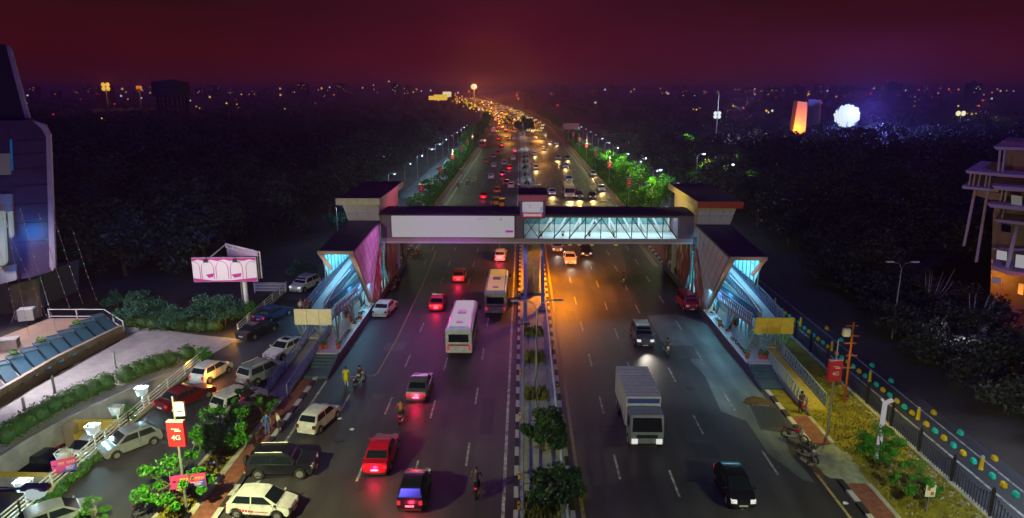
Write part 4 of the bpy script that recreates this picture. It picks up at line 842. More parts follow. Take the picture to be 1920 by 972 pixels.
bike('grey',398,828,radians(170),'grey motorcycle beside the red one under the large tree')
bike('black',410,836,radians(150),'black motorcycle leaning at the foot of the large tree trunk')
bike('black',296,944,radians(60),'black motorcycle below the sign board near the bottom left')
bike('grey',312,952,radians(75),'grey motorcycle next to the sign pole near the bottom left')
bike('black',280,962,radians(50),'black motorcycle closest to the bottom edge on the left')
bike('black',742,532,radians(60),'black motorcycle at the platform wall ahead of the white sedan')
bike('grey',737,545,radians(75),'grey motorcycle directly in front of the white sedan')
bike('black',772,478,radians(20),'motorcycle just beyond the footbridge on the left')
bike('red',780,480,radians(30),'second motorcycle just beyond the footbridge on the left')
# ------------------------------------------------------------------ people
def person(label, J, shirt, trousers, hair=True, rz=0., loc=(0,0,0), skirt=False, hat=None, shoes=(.03,.02,.02)):
    """J: joint dict; one continuous skinned body with five-fingered hands"""
    V = []; E = []; R = []; T = []
    def v(p, r, tg): V.append(Vector(p)); R.append(r); T.append(tg); return len(V)-1
    def chain(a, pts):
        for p, r, tg in pts: c = v(p, r, tg); E.append((a, c)); a = c
        return a
    pel = v(J['pelvis'], .135, 1)
    ch = chain(pel, [(Vector(J['pelvis']).lerp(Vector(J['chest']),.5), .125, 0), (J['chest'], .15, 0)])
    nk = chain(ch, [(Vector(J['chest']).lerp(Vector(J['head']),.48), .062, 2)]); hd = Vector(J['head'])
    chain(nk, [(hd-Vector((0,0,.04)), .085, 2), (hd+Vector((0,0,.07)), .088, 2)])
    hands = []
    for s, k in ((1,'L'),(-1,'R')):
        sh, el, wr = (Vector(J[q+k]) for q in ('sho','elb','wri'))
        a = chain(ch, [(sh,.062,0),(sh.lerp(el,.5),.05,0),(el,.042,0 if J.get('sleeve') else 2),(wr,.028,2)])
        d = (wr-el).normalized(); pm = wr+d*.07; a = chain(a, [(pm,.034,2)]); hands.append((wr,pm,d,s))
        hp, kn, an = (Vector(J[q+k]) for q in ('hip','kne','ank'))
        a = chain(pel, [(hp,.095,1),(hp.lerp(kn,.5),.085,1),(kn,.060,1),(kn.lerp(an,.4),.055,1),(an,.040,1),(an+Vector(J.get('foot',(.15,0,0)))+Vector((0,0,-.05)),.036,3)])
    for wr,pm,d,s in hands:
        side = d.cross(Vector((1,0,0))).normalized() if abs(d.x) < .9 else Vector((0,1,0)); dn = d.cross(side).normalized()
        for i, (o_, ln) in enumerate([(-.026,.065),(-.009,.078),(.009,.074),(.026,.06)]):
            q = v(pm+side*o_*.7, .010, 2); chain(q, [(pm+side*o_+d*ln*.6,.009,2),(pm+side*o_*1.1+d*ln+dn*.015,.008,2)])
        q = v(wr+d*.03+side*.01, .012, 2); chain(q, [(wr+d*.05+side*.045,.010,2),(wr+d*.085+side*.055+dn*.01,.009,2)])
    me = bpy.data.meshes.new('person'); me.from_pydata([tuple(p) for p in V], E, []); o = bpy.data.objects.new('person', me); COL.objects.link(o)
    sk = o.modifiers.new('skin', 'SKIN'); sk.use_smooth_shade = True
    roots = {0}; adj = {}
    for a, c in E: adj.setdefault(a,[]).append(c); adj.setdefault(c,[]).append(a)
    seen = set(); comp_roots = []
    for i in range(len(V)):
        if i in seen: continue
        comp_roots.append(i); stack = [i]
        while stack:
            j = stack.pop()
            if j in seen: continue
            seen.add(j); stack += adj.get(j, [])
    for i, d in enumerate(me.skin_vertices[0].data): d.radius = (R[i], R[i]*(.8 if T[i] in (0,) else 1)); d.use_root = i in comp_roots
    sb = o.modifiers.new('sub', 'SUBSURF'); sb.levels = 1; sb.render_levels = 1
    dg = bpy.context.evaluated_depsgraph_get(); m2 = bpy.data.meshes.new_from_object(o.evaluated_get(dg)); o.modifiers.clear(); o.data = m2; bpy.data.meshes.remove(me)
    m2.materials.clear()
    for q in (mat('cloth_%.2f_%.2f_%.2f' % shirt, shirt, .8), mat('cloth_%.2f_%.2f_%.2f' % trousers, trousers, .8), M['skin'], mat('shoe_%.2f' % shoes[0], shoes, .6)): m2.materials.append(q)
    VA = np.array([tuple(p) for p in V]); 
    for p in m2.polygons:
        c = np.array(p.center); k = int(np.argmin(((VA-c)**2).sum(1)-.4*np.array(R)**2)); p.material_index = T[k]
    o.location = loc; o.rotation_euler = (0,0,rz); tag(o, label, 'person')
    b = MB(); b.ball(hd+Vector((-.012,0,.065)), .112, 10, sz=1.02); b.build('hair', mat('hat', hat, .6) if hat else M['hair'], o, smooth=True)
    f = MB(); f.ball(hd+Vector((.095,0,.0)), .018, 6); f.build('nose', M['skin'], o)
    for s in (-1,1): f = MB(); f.ball(hd+Vector((.083,s*.032,.03)), .012, 6); f.build('eye', M['hair'], o)
    if skirt: 
        b = MB(); pz = J['pelvis'][2]; b.lathe((J['pelvis'][0],J['pelvis'][1],0), [(.24,pz-.42),(.20,pz-.1),(.165,pz+.12),(.17,pz+.3)], 14); b.build('long_shirt', mat('cloth_%.2f_%.2f_%.2f' % shirt, shirt, .8), o, smooth=True)
    return o
def stand(step=.0, arm=.06, h=1.0, lean=0., bend=0.):
    J = dict(pelvis=(0,0,.93), chest=(lean,0,1.30), head=(lean*1.6+.02,0,1.58))
    for s, k in ((1,'L'),(-1,'R')):
        st = step*s
        J['sho'+k] = (lean,s*.19,1.40); J['elb'+k] = (lean-st*.5+bend*.3,s*(.23+arm),1.12); J['wri'+k] = (lean-st*.6+.05+bend,s*(.22+arm*.6-bend*.35),.88+bend*.7)
        J['hip'+k] = (0,s*.10,.90); J['kne'+k] = (st*.55+.02,s*.11,.50); J['ank'+k] = (st,s*.11,.09)
    if h != 1:
        for q in J: J[q] = tuple(Vector(J[q])*h)
    return J
def seated(lean=.1, arms_fwd=True):
    J = dict(pelvis=(-.12,0,.90), chest=(.0+lean,0,1.26), head=(lean+.06,0,1.55))
    for s, k in ((1,'L'),(-1,'R')):
        J['sho'+k] = (lean,s*.19,1.36); J['elb'+k] = (lean+.18,s*.28,1.14); J['wri'+k] = (.30,s*.30,1.07)
        J['hip'+k] = (-.10,s*.11,.88); J['kne'+k] = (.28,s*.17,.72); J['ank'+k] = (.08,s*.17,.34)
    return J
def at(px, py, z=0.): p = G(px, py, z); return (p.x, p.y, z)
person('man in pale shirt and dark trousers standing on the brick footpath', stand(.04, bend=.12), (.55,.52,.45), (.035,.025,.02), loc=at(523,812,.125), rz=radians(40))
person('man in blue clothes standing at the footpath edge beside the grass', stand(.03), (.03,.10,.32), (.03,.10,.34), loc=at(502,815,.14), rz=radians(-50))
person('person in long yellow shirt walking on the road near the left steps', stand(.16,.05), (.55,.50,.01), (.55,.5,.40), loc=at(650,724), rz=radians(-80), skirt=True)
person('person in red and white on the left stair landing, nearest the outer edge', stand(.02, bend=.15), (.30,.32,.38), (.02,.02,.04), loc=(-20.35,59.3,3.53), rz=radians(-40))
person('person in dark maroon shirt on the left stair landing, in the middle', stand(.02, bend=.22), (.10,.01,.03), (.02,.02,.03), loc=(-19.95,59.55,3.53), rz=radians(-70))
person('person in dark navy jacket on the left stair landing, nearest the ramp', stand(.03, bend=.1), (.02,.02,.06), (.015,.015,.03), loc=(-19.5,59.3,3.53), rz=radians(150))
person('woman in dark shawl standing at the foot of the right access ramp', stand(.03, bend=.25), (.05,.02,.04), (.04,.04,.08), loc=at(1500,773,.10), rz=radians(-70), skirt=True)
b = MB(); p = Vector(at(1500,773,.10)); b.box(p.x-.02,p.x+.3,p.y-.34,p.y-.18,.55,.85); tag(b.build('bag', mat('bag_red',(.40,.05,.02),.6), bevel=.03), 'red bag carried by the woman at the right ramp', 'bag')
person('pedestrian in light clothes on the left verge beyond the footbridge', stand(.1), (.5,.5,.5), (.1,.1,.12), loc=at(862,325,.1), rz=radians(90))
person('pedestrian in pale shirt on the left footpath beyond the footbridge', stand(.1), (.45,.2,.2), (.1,.1,.12), loc=at(868,331,.1), rz=radians(90))
person('pedestrian standing by the right kerb far beyond the footbridge', stand(.1), (.2,.2,.2), (.05,.05,.06), loc=at(1066,278,.1), rz=radians(90))
def rider(px, py, rz, bc, shirt, tr, label, hat=(.5,.5,.5)):
    p = G(px, py); bikes_l = make_bike(bc, True, 'motorcycle under the '+label); bikes_l.location = (p.x,p.y,.006); bikes_l.rotation_euler = (0,0,rz)
    person(label, seated(), shirt, tr, loc=(p.x,p.y,.006), rz=rz, hat=hat)
rider(674,722,radians(70),'black',(.03,.01,.01),(.4,.38,.4),'rider in dark red top stopped beside the yellow walker', hat=(.02,.01,.01))
rider(860,351,UP,'black',(.5,.5,.5),(.05,.05,.06),'white shirted rider nearest the left kerb beyond the bridge')
rider(876,347,UP-.1,'black',(.6,.55,.5),(.1,.08,.06),'second rider from the left kerb beyond the bridge, in cream')
rider(887,349,UP,'grey',(.5,.40,.25),(.1,.08,.06),'third rider from the left kerb beyond the bridge, in tan')
rider(896,346,UP+.2,'red',(.5,.2,.05),(.1,.08,.06),'fourth rider from the left kerb beyond the bridge, in orange')
rider(1168,535,DN,'black',(.1,.1,.12),(.05,.05,.06),'rider with a lit headlamp coming down the right carriageway near the bridge')
rider(893,925,UP,'black',(.04,.03,.05),(.05,.05,.06),'rider with a red tail lamp beside the median in the foreground', hat=(.2,.02,.02))
rider(1250,665,DN,'grey',(.1,.08,.08),(.05,.05,.06),'rider with a lit headlamp in the middle of the right carriageway')
rider(752,790,UP,'red',(.35,.12,.02),(.05,.05,.06),'orange shirted rider behind the red sedan on the left carriageway')
# ------------------------------------------------------------------ traffic on the carriageways
P_T = {c: Proto(make_car(s, c2, 't', 'car')) for c, s, c2 in (('white','hatch','white'),('red','sedan','red'),('grey','sedan','grey'),('orange','hatch','orange'),('silver','suv','silver'),('black','hatch','black'))}
P_H = {c: Proto(make_car(s, c2, 'h', 'car')) for c, s, c2 in (('white','sedan','white'),('grey','suv','grey'),('black','hatch','black'),('silver','hatch','silver'))}
for d in (P_T, P_H):
    for k in d: d[k].o.name = 'car'
rk = Proto(make_rickshaw('yellow','auto rickshaw'))
def beam(p, d, e=700, col=(1,.86,.6), n=1):
    lamp('headlight_beam', 'SPOT', (p.x, p.y+d*2.3, .75), e*.8, col, .12, spot=radians(58), target=(p.x, p.y+d*9, -.2), blend=1)
def glow(p, e=14, z=.7): lamp('taillight_glow', 'POINT', (p.x, p.y-2.5, z), e, (1,.02,.08), .15)
gl = 'cars moving away on the left carriageway'; gr_ = 'cars coming towards the camera on the right carriageway'
left_near = [('red',716,862,'red sedan with red tail lamps in the left lane of the foreground'),('black',778,930,'black hatchback with red tail lamps, nearest the bottom edge of the left carriageway'),
 ('grey',788,735,'grey sedan with tail lamps in the middle of the left carriageway'),
 ('red',822,575,'red sedan with tail lamps level with the white sedan'),
 ('orange',862,525,'orange hatchback just before the footbridge'),('white',938,486,'white hatchback just under the footbridge beside the median')]
for c, px, py, lb in left_near:
    p = G(px, py); P_T[c].put((p.x,p.y,.006), UP, lb, gl); glow(p, 130)
b1 = make_bus('white','t','white bus with a bright glowing roof, left of two on the left carriageway', L=8.5, roof_glow=M['screen']); p = G(868,640); b1.location = (p.x,p.y,.006); b1.rotation_euler.z = UP; glow(p, 120, 1.0)
b2 = make_bus('beige','t','bus with a yellow glowing roof beside the median before the footbridge', L=9.5, roof_glow=M['warm']); p = G(932,570); b2.location = (p.x,p.y,.006); b2.rotation_euler.z = UP; glow(p, 120, 1.0)
tr = make_truck('big white truck with bright headlamps in the right carriageway foreground'); p = G(1195,800); tr.location = (p.x,p.y,.006); tr.rotation_euler.z = DN; beam(p,-1,2200,(.8,.85,1))
right_near = [('black',1375,925,'black hatchback with headlamps at the bottom of the right carriageway'),
 ('grey',1203,640,'grey SUV with headlamps alone in the middle of the right carriageway'),
 ('black',1098,478,'black hatchback with headlamps just before the footbridge'),('white',1068,492,'white sedan with headlamps in orange light near the median'),('silver',1044,470,'silver hatchback with headlamps under the orange lamps')]
for c, px, py, lb in right_near:
    p = G(px, py); P_H[c].put((p.x,p.y,.006), DN, lb, gr_); beam(p,-1,800 if py > 560 else 160,(1,.9,.75))
# beyond the bridge
rt = random.Random(21); k = 0; kk = 0
spots = [(932,362,'orange'),(958,352,'white'),(942,330,'grey'),(950,347,'red'),(921,335,'white'),(907,372,'red'),(946,310,'silver'),(962,300,'white'),(955,318,'red'),(911,306,'orange'),(926,314,'white'),(965,285,'white'),(934,290,'red'),(925,296,'grey'),(941,275,'red'),(952,262,'orange'),(963,262,'white'),(935,262,'red')]
for px, py, c in spots:
    p = G(px, py); P_T[c].put((p.x,p.y,.006), UP+.01, '%s car with tail lamps beyond the footbridge, %s counting away from it' % (c, nth(k)), gl); k += 1
    if k % 3 == 0: glow(p, 60)
hs = [(1035,365,'white'),(1085,372,'grey'),(1110,372,'black'),(1127,358,'white'),(1112,330,'silver'),(1067,340,'white'),(1060,315,'white'),(1046,300,'grey'),(1064,300,'black'),(1003,292,'white'),(1005,318,'silver'),(1020,282,'white'),(1031,268,'white'),(1016,262,'grey'),(1043,272,'white'),(1004,262,'white'),(1022,252,'white'),(1012,246,'silver')]
for px, py, c in hs:
    p = G(px, py); P_H[c].put((p.x,p.y,.006), DN, '%s car with headlamps beyond the footbridge, %s counting away from it' % (c, nth(kk)), gr_); beam(p,-1,1500,(1,.62,.22)); kk += 1
bb = make_bus('white','h','approaching bus with glaring headlamps just beyond the footbridge', L=8, roof_glow=M['warm']); p = G(1066,368); bb.location = (p.x,p.y,.006); bb.rotation_euler.z = DN; beam(p,-1,6000,(1,.6,.15)); beam(p+Vector((0,-4,0)),-1,3000,(1,.7,.3))
bb = make_bus('red','t','white and red bus stopped by the left kerb far beyond the bridge', L=7.5, roof_glow=M['screen']); p = G(905,276); bb.location = (p.x,p.y,.006); bb.rotation_euler.z = UP; glow(p, 200, 1.2)
for (px,py) in ((930,385),(941,388)): p = G(px,py); rk.put((p.x,p.y,.006), UP, 'yellow auto rickshaw near the bridge roof edge, '+('left one' if px == 930 else 'right one'), 'auto rickshaws beyond the bridge')
# far traffic: small whole vehicles with lamps
def far_vehicle(body, lampm, big, name, cat):
    b = MB(); h = 2.6 if big else 1.4; Lh = 4.2 if big else 2.1; w_ = 1.15 if big else .85
    b.box(-Lh,Lh,-w_,w_,.3,h*.62,0); b.hexa([(-Lh*.8,-w_,h*.62),(Lh*.6,-w_,h*.62),(Lh*.6,w_,h*.62),(-Lh*.8,w_,h*.62)],[(-Lh*.7,-w_*.85,h),(Lh*.35,-w_*.85,h),(Lh*.35,w_*.85,h),(-Lh*.7,w_*.85,h)],0 if big else 2)
    for s in (-1,1):
        b.box(-Lh-.1,-Lh+.2,s*w_*.75-.35,s*w_*.75+.35,.55,1.35,1)
        for x in (-Lh*.6,Lh*.6): b.tube([(x,s*w_-.1,.33),(x,s*w_+.1,.33)],.33,8,2)
    if big: b.box(-Lh*.7,Lh*.4,-w_*.6,w_*.6,h+.001,h+.1,3)  # bus roof strip glows by emission, no lamp there
    o = b.build(name, [body, lampm, M['glass_dark'], M['warm']]); tag(o, 'x', cat); return Proto(o)
FT = [far_vehicle(PT['darkred'], M['f_red'], False, 'car', 'car'), far_vehicle(PT['grey'], M['f_orange'], False, 'car', 'car'), far_vehicle(PT['white'], M['f_red'], True, 'bus', 'bus'), far_vehicle(PT['orange'], M['f_warm'], False, 'car', 'car')]
FH = [far_vehicle(PT['white'], M['f_white'], False, 'car', 'car'), far_vehicle(PT['grey'], M['f_warm'], False, 'car', 'car'), far_vehicle(PT['white'], M['f_warm'], True, 'bus', 'bus')]
y = 400.; nl = nr = 0
while y < 2300:
    for lane in range(6):
        if rt.random() < .66:
            q = rt.choice([0,0,1,2,3]); yy = y+rt.random()*14; xx = LK+1.8+lane*2.45+cx(yy); sl_ = (cx(yy+5)-cx(yy-5))/10
            FT[q].put((xx,yy,.006), UP-atan(sl_), '%s in the far jam on the left carriageway, %s counting away' % ('bus' if q == 2 else 'car', nth(nl)), 'distant vehicles moving away'); nl += 1
        if rt.random() < .60:
            q = rt.choice([0,0,1,1,2]); yy = y+rt.random()*14; xx = 5+lane*2.3+cx(yy); sl_ = (cx(yy+5)-cx(yy-5))/10
            FH[q].put((xx,yy,.006), UP-atan(sl_), 'oncoming %s far along the right carriageway, %s counting away' % ('bus' if q == 2 else 'car', nth(nr)), 'distant oncoming vehicles'); nr += 1
    y += 22+y*.035
for x_, y_, e_ in ((7,235,1500),(9,290,3200),(9,345,5200),(-6,330,2500),(-8,390,4200)): lamp('traffic_glow', 'POINT', (x_+cx(y_), y_, 5), e_, (1,.40,.05), 1.0)
for y in (430,500,580,700,850,1050,1350,1700,2200):
    for k2 in (-9, 11): lamp('traffic_glow', 'POINT', (cx(y)+k2, y, 9), 8000*(y/500)**1.6, (1,.40,.05), 2.5)
print('far traffic', nl, nr)
# ------------------------------------------------------------------ lamps, poles and banners
def text_obj(txt, size, m, loc, rot, par=None, name='lettering', ext=.004):
    c = bpy.data.curves.new(name, 'FONT'); c.body = txt; c.size = size; c.extrude = ext; c.align_x = 'CENTER'; c.align_y = 'CENTER'
    o = bpy.data.objects.new(name, c); COL.objects.link(o); bpy.context.view_layer.update()
    me = bpy.data.meshes.new_from_object(o.evaluated_get(bpy.context.evaluated_depsgraph_get())); bpy.data.objects.remove(o); me.materials.clear(); me.materials.append(m)
    q = bpy.data.objects.new(name, me); COL.objects.link(q); q.location = loc; q.rotation_euler = rot
    if par: q.parent = par
    return q
def banner_pole(h=7.2, z0=4.2, w_=.95, hb=1.5):
    t = empty('banner_pole', '', 'banner pole')
    part('pole', M['grey_metal'], t, lambda b: b.tube([(0,0,0),(0,0,h)], [.08,.05], 8))
    bd = part('banner', M['red_board'], t, lambda b: b.box(-w_/2,w_/2,-.14,.14,z0,z0+hb), bevel=.01)
    part('banner_top', M['white_metal'], t, lambda b: b.box(-w_/2,w_/2,-.145,.145,z0+hb+.002,z0+hb+.05))
    text_obj('4G', .42, M['plate_white'], (0,-.150,z0+.55), (pi/2,0,0), bd)
    part('banner_mark', mat('mark_purple',(.12,.02,.10),.5), bd, lambda b: b.lathe((0,0,0), [(.17,-.003),(.17,.003)], 16)).location = (.16,-.143,z0+.42)
    bd.children[-1].rotation_euler = (pi/2,0,0)
    part('small_print', M['plate_white'], bd, lambda b: [b.box(-.22+i*.075,-.17+i*.075,-.147,-.141,z0+1.06,z0+1.11) for i in range(6)]+[b.box(-.05+i*.09,.02+i*.09,-.147,-.141,z0+.93,z0+1.01) for i in range(4)])
    return Proto(t)
bp = banner_pole()
p = G(351,962); o = bp.put((p.x,p.y,.1), 0, 'red 4G banner on the tall pole among the bushes at bottom left', 'red 4G banners on poles')
p = G(1550,820); bp.put((p.x,p.y,.1), radians(8), 'red 4G banner on a leaning pole beside the right access ramp', 'red 4G banners on poles')
for i, (px, py) in enumerate([(790,360),(826,318),(849,295),(865,280),(877,262),(886,250)]):
    q = PX(px, py, -19.9+cx(120+40*i)); bp.put((q.x,q.y,.1), 0, 'red 4G banner along the left kerb beyond the bridge, %s counting away' % nth(i), 'red 4G banners on poles')
for i, (px, py) in enumerate([(1180,343),(1143,310),(1117,285),(1100,271),(1087,260),(1075,250),(1066,243),(1055,236)]):
    q = PX(px, py, 22.3+cx(120+40*i)*.6); bp.put((q.x,q.y,.1), 0, 'red 4G banner along the right lawn beyond the bridge, %s counting away' % nth(i), 'red 4G banners on poles')
# small box and cloth banner on the bottom left pole
p = G(351,962)
t = empty('sign_box', 'small white box with a green mark fixed near the top of the bottom left pole', 'sign box', (p.x,p.y,0))
part('box', M['white_metal'], t, lambda b: b.box(.08,.62,-.1,.1,6.15,6.95), bevel=.02); part('mark', PT['green'], t, lambda b: b.box(.2,.5,-.11,-.101,6.4,6.5)); part('bracket', M['grey_metal'], t, lambda b: b.box(-.1,.08,-.03,.03,6.4,6.5))
def cloth(par, w_, h_, y=-.03):
    mg = mat('cloth_magenta', (.42,.03,.14), .6); bl_ = mat('cloth_blue', (.05,.04,.28), .6); ye = mat('cloth_yellow', (.55,.38,.02), .6)
    part('panel', mg, par, lambda b: b.box(-w_/2,w_/2,y,y+.03,0,h_)); pn = par.children[-1]
    part('blue_corner', bl_, pn, lambda b: b.prism([(-w_*.22,y-.006,.01),(w_*.49,y-.006,.01),(w_*.49,y-.006,h_*.6)], (0,.005,0)))
    part('headline', ye, pn, lambda b: [(b.box(x0,x0+w_*.07,y-.006,y-.001,h_*.70,h_*.74+.01), b.box(x0+w_*.01,x0+w_*.02,y-.006,y-.001,h_*.55,h_*.7), b.box(x0+w_*.045,x0+w_*.055,y-.006,y-.001,h_*.58,h_*.7)) for x0 in [w_*(-.22+.085*i) for i in range(8) if i != 3]])
    part('small_lines', M['plate_white'], pn, lambda b: [b.box(w_*.05,w_*(.42-.04*i),y-.010,y-.007,h_*(.36-.1*i),h_*(.39-.1*i)) for i in range(3)]+[b.lathe((-w_*.38,y-.008,h_*.6), [(.0,0),(.1,.0)], 8)])
t = empty('cloth_banner', 'magenta and blue banner with yellow heading low on the bottom left pole', 'banner', (p.x+.35,p.y-.1,1.7), radians(12)); cloth(t, 1.9, .85)
# median double-arm street lamps
def median_lamp():
    t = empty('street_lamp', '', 'street lamp')
    part('pole', M['grey_metal'], t, lambda b: b.tube([(0,0,0),(0,0,6.6),(0,0,7.2)], [.10,.06,.05], 8))
    part('base', M['concrete'], t, lambda b: b.box(-.25,.25,-.25,.25,0,.35))
    for s in (-1,1):
        part('arm', M['grey_metal'], t, lambda b: b.tube([(0,0,7.0),(s*.25,0,7.6),(s*.8,0,7.85),(s*1.45,0,7.9)], .04, 6))
        hd = part('lamp_head', M['grey_metal'], t, lambda b: b.box(s*1.7-.32,s*1.7+.32,-.13,.13,7.86,7.97), bevel=.02)
        part('diffuser', M['cool'], hd, lambda b: b.box(s*1.7-.26,s*1.7+.26,-.11,.11,7.82,7.858))
    return Proto(t)
ml = median_lamp()
for i, y in enumerate([50.2,84,117,151,185,218,252,286,320,360]):
    if i == 1: continue
    x = 1.15+cx(y); ml.put((x,y,.15), 0, 'double armed street lamp on the median, %s counting away from the camera' % nth(i), 'street lamps on the median')
    e = 200 if i == 0 else 800 if i < 6 else 1900
    if i in (0,2,3,4,5,7,9):
        lamp('street_lamp_glow', 'SPOT', (x-1.7,y,7.95), e*.8, (.75,.85,1), .15, spot=radians(140), blend=.7); lamp('street_lamp_glow', 'SPOT', (x+1.7,y,7.95), e*(.55 if i == 0 else 1), (.85,.88,1), .15, spot=radians(140), blend=.7)
# service road lamps
def side_lamp():
    t = empty('street_lamp', '', 'street lamp')
    part('pole', M['grey_metal'], t, lambda b: b.tube([(0,0,0),(0,0,6.2)], [.08,.05], 8))
    part('arm', M['grey_metal'], t, lambda b: b.tube([(0,0,6.1),(.5,0,6.45),(1.2,0,6.5)], .035, 6))
    hd = part('lamp_head', M['grey_metal'], t, lambda b: b.box(1.1,1.75,-.12,.12,6.48,6.58)); part('diffuser', M['globe'], hd, lambda b: b.ball((1.42,0,6.40), .26, 8, sz=.7))
    return Proto(t)
sl_ = side_lamp()
for i in range(13):
    y = 104+i*21
    sl_.put((-28.8+cx(y),y,0), 0, 'lamp post by the dark wood on the left service road, %s counting away' % nth(i), 'street lamps along the left service road')
    sl_.put((28.4+cx(y),y+6,0), 0, 'lamp post by the right service road fence, %s counting away' % nth(i), 'street lamps along the right service road')
    if i < 8 or i % 2:
        e = 650 if i < 4 else 1200
        lamp('service_lamp_glow', 'POINT', (-27.3+cx(y),y,6.2), e*1.1, (.35,.75,1), .2); lamp('service_lamp_glow', 'POINT', (29.9+cx(y),y+6,6.2), e, (.45,.8,1), .2)
    if i < 9: lamp('banner_lamp_glow', 'POINT', (-20.2+cx(y),y+9,6.8), 420+i*90, (.75,1,.45), .2); lamp('banner_lamp_glow', 'POINT', (23.5+cx(y),y+9,6.8), 620+i*110, (.9,1,.35), .2)
for n_, (x, y, h_, lb) in enumerate([(-19.9,22,9.,'street lamp on the left verge just below the photo'),(22.5,21,9.,'street lamp on the right verge just below the photo'),(-19.9,-4,9.,'street lamp on the left verge behind the camera'),(22.5,-6,9.,'street lamp on the right verge behind the camera')]):
    o = sl_.put((x,y,.1), 0 if x < 0 else pi, lb, 'street lamps of the foreground verges', scale=h_/6.2)
lamp('verge_lamp_and_fill', 'SPOT', (-18.6,27,9.2), 15000, (.98,1,.40), .12, spot=radians(150), target=(-16,42,0), blend=.8)
lamp('verge_lamp_and_fill', 'SPOT', (21.0,25,9.2), 6000, (.90,1,.42), .12, spot=radians(150), target=(19,44,0), blend=.5)
lamp('verge_lamp_and_fill', 'SPOT', (23.2,47,8.5), 2300, (1,.90,.12), .2, spot=radians(100), blend=.8)  # added yellow spot brightening the grass by the ramp, no lamp post
lamp('side_road_glow', 'SPOT', (31.5,38,9), 2600, (.60,.75,1), .2, spot=radians(120), blend=.8)
lamp('carriageway_glow', 'SPOT', (15.5,49,9.5), 1400, (.70,.95,1), .3, spot=radians(85), target=(15.5,54,0), blend=1)
# unlit double lamps by the right wood
def wood_lamp():
    t = empty('street_lamp', '', 'street lamp')
    part('pole', M['grey_metal'], t, lambda b: b.tube([(0,0,0),(0,0,7.2)], [.09,.05], 8))
    for s in (-1,1):
        part('arm', M['grey_metal'], t, lambda b: b.tube([(0,0,7.0),(s*.25,0,7.6),(s*.9,0,7.75)], .04, 6)); part('lamp_head', M['white_metal'], t, lambda b: b.box(s*1.2-.35,s*1.2+.35,-.12,.12,7.72,7.84))
    return Proto(t)
wl_ = wood_lamp()
p = G(1672,635); wl_.put((p.x,p.y,0), 0, 'unlit double armed lamp at the wood edge right of the side road', 'double armed lamps by the right wood')
q = PX(1480,430,40.5); wl_.put((q.x,q.y,0), 0, 'unlit double armed lamp in the dark wood behind the right stair tower', 'double armed lamps by the right wood')
# box lamps on posts beside the white railing
def box_lamp(lit, label, px, py, top):
    p = G(px, py, 0); t = empty('box_lamp', label, 'box lamp', (p.x,p.y,0))
    part('post', M['white_metal'], t, lambda b: b.tube([(0,0,0),(0,0,1.1)], .06, 8))
    h = part('lamp_box', M['white_metal'], t, lambda b: (b.bar((-.42,-.3,1.69),(.42,-.3,1.69),.05), b.bar((-.42,.3,1.69),(.42,.3,1.69),.05), b.bar((-.42,-.3,1.69),(-.42,.3,1.69),.05), b.bar((.42,-.3,1.69),(.42,.3,1.69),.05), b.box(-.28,.28,-.2,.2,1.06,1.10), *[b.bar((x*.28,y*.2,1.12),(x*.40,y*.28,1.68),.04) for x in (-1,1) for y in (-1,1)]))
    part('bulb', M['globe'] if lit else M['pale_tile'], h, lambda b: b.ball((0,0,1.40), .38, 12, sx=1.1))
    if lit: lamp('box_lamp_glow', 'POINT', (p.x,p.y-.02,1.9), 260, (.55,.95,1), .15); lamp('box_lamp_glow', 'POINT', (p.x-.6,p.y-.4,1.0), 130, (.55,.95,1), .1)
for a in [(True,'lit box lamp farthest along the white railing',270,765,0),(False,'unlit box lamp behind the silver crossover',224,802,0),(True,'lit box lamp in the middle of the white railing',180,840,0),(False,'unlit box lamp beside the purple banner on the railing',126,892,0),(True,'lit box lamp nearest the bottom left corner',52,950,0)]: box_lamp(*a)
t = empty('cloth_banner', 'small magenta and blue banner tied to the white railing', 'banner', (*G(126,905).xy,.75), radians(30)); cloth(t, 1.3, .9)
# white railing of four pipes on a low wall
def pipe_fence(name, label, pts, h=1.0, nb=4, m=None, post=2.4, low=None, cat='railing', z0=0):
    t = empty(name, label, cat, (*pts[0],0)); o = Vector((*pts[0],0)); m = m or M['white_metal']
    P3 = [Vector((*p,0))-o for p in pts]
    for k in range(nb): part('pipe', m, t, lambda b: b.tube([p+Vector((0,0,z0+.25+(h-.25)*k/(nb-1))) for p in P3], .05, 6))
    L_t = 0
    for a, c in zip(P3[:-1], P3[1:]):
        n = max(1,int((c-a).length/post))
        for i in range(n+1): q = a.lerp(c,i/n); part('post', m, t, lambda b: b.box(q.x-.05,q.x+.05,q.y-.05,q.y+.05,z0,z0+h+.06))
    if low: part('low_wall', low, t, lambda b: [b.prism([a+Vector((-.15,0,0)),a+Vector((.15,0,0)),c+Vector((.15,0,0)),c+Vector((-.15,0,0))], (0,0,z0+.18)) for a,c in zip(P3[:-1],P3[1:])])
    return t
pipe_fence('railing', 'long white four pipe railing between the service road and the sunken car park', [(-28.75,22),(-28.75,34),(-28.7,45),(-28.75,56.5)], low=M['pale_tile'])
pipe_fence('railing', 'grey white railing between the service road and the billboard foot', [tuple(G(447,628).xy), tuple(G(538,545).xy)], h=1.1, low=M['concrete'])
pipe_fence('railing', 'short pale railing panel across the end of the service road railing', [tuple(G(478,549).xy), tuple(G(536,549).xy)], h=1.2, nb=6)
pipe_fence('median_railing', 'blue grey pipe railing on the left edge of the median', [(ML+.35,24),(ML+.35,66)], h=.9, nb=2, m=M['rail'], z0=.15)
pipe_fence('median_railing', 'white and blue pipe railing on the right edge of the median', [(MR-.4,24),(MR-.45,72)], h=.9, nb=3, m=mat('rail_pale',(.35,.42,.60),.4), z0=.15)
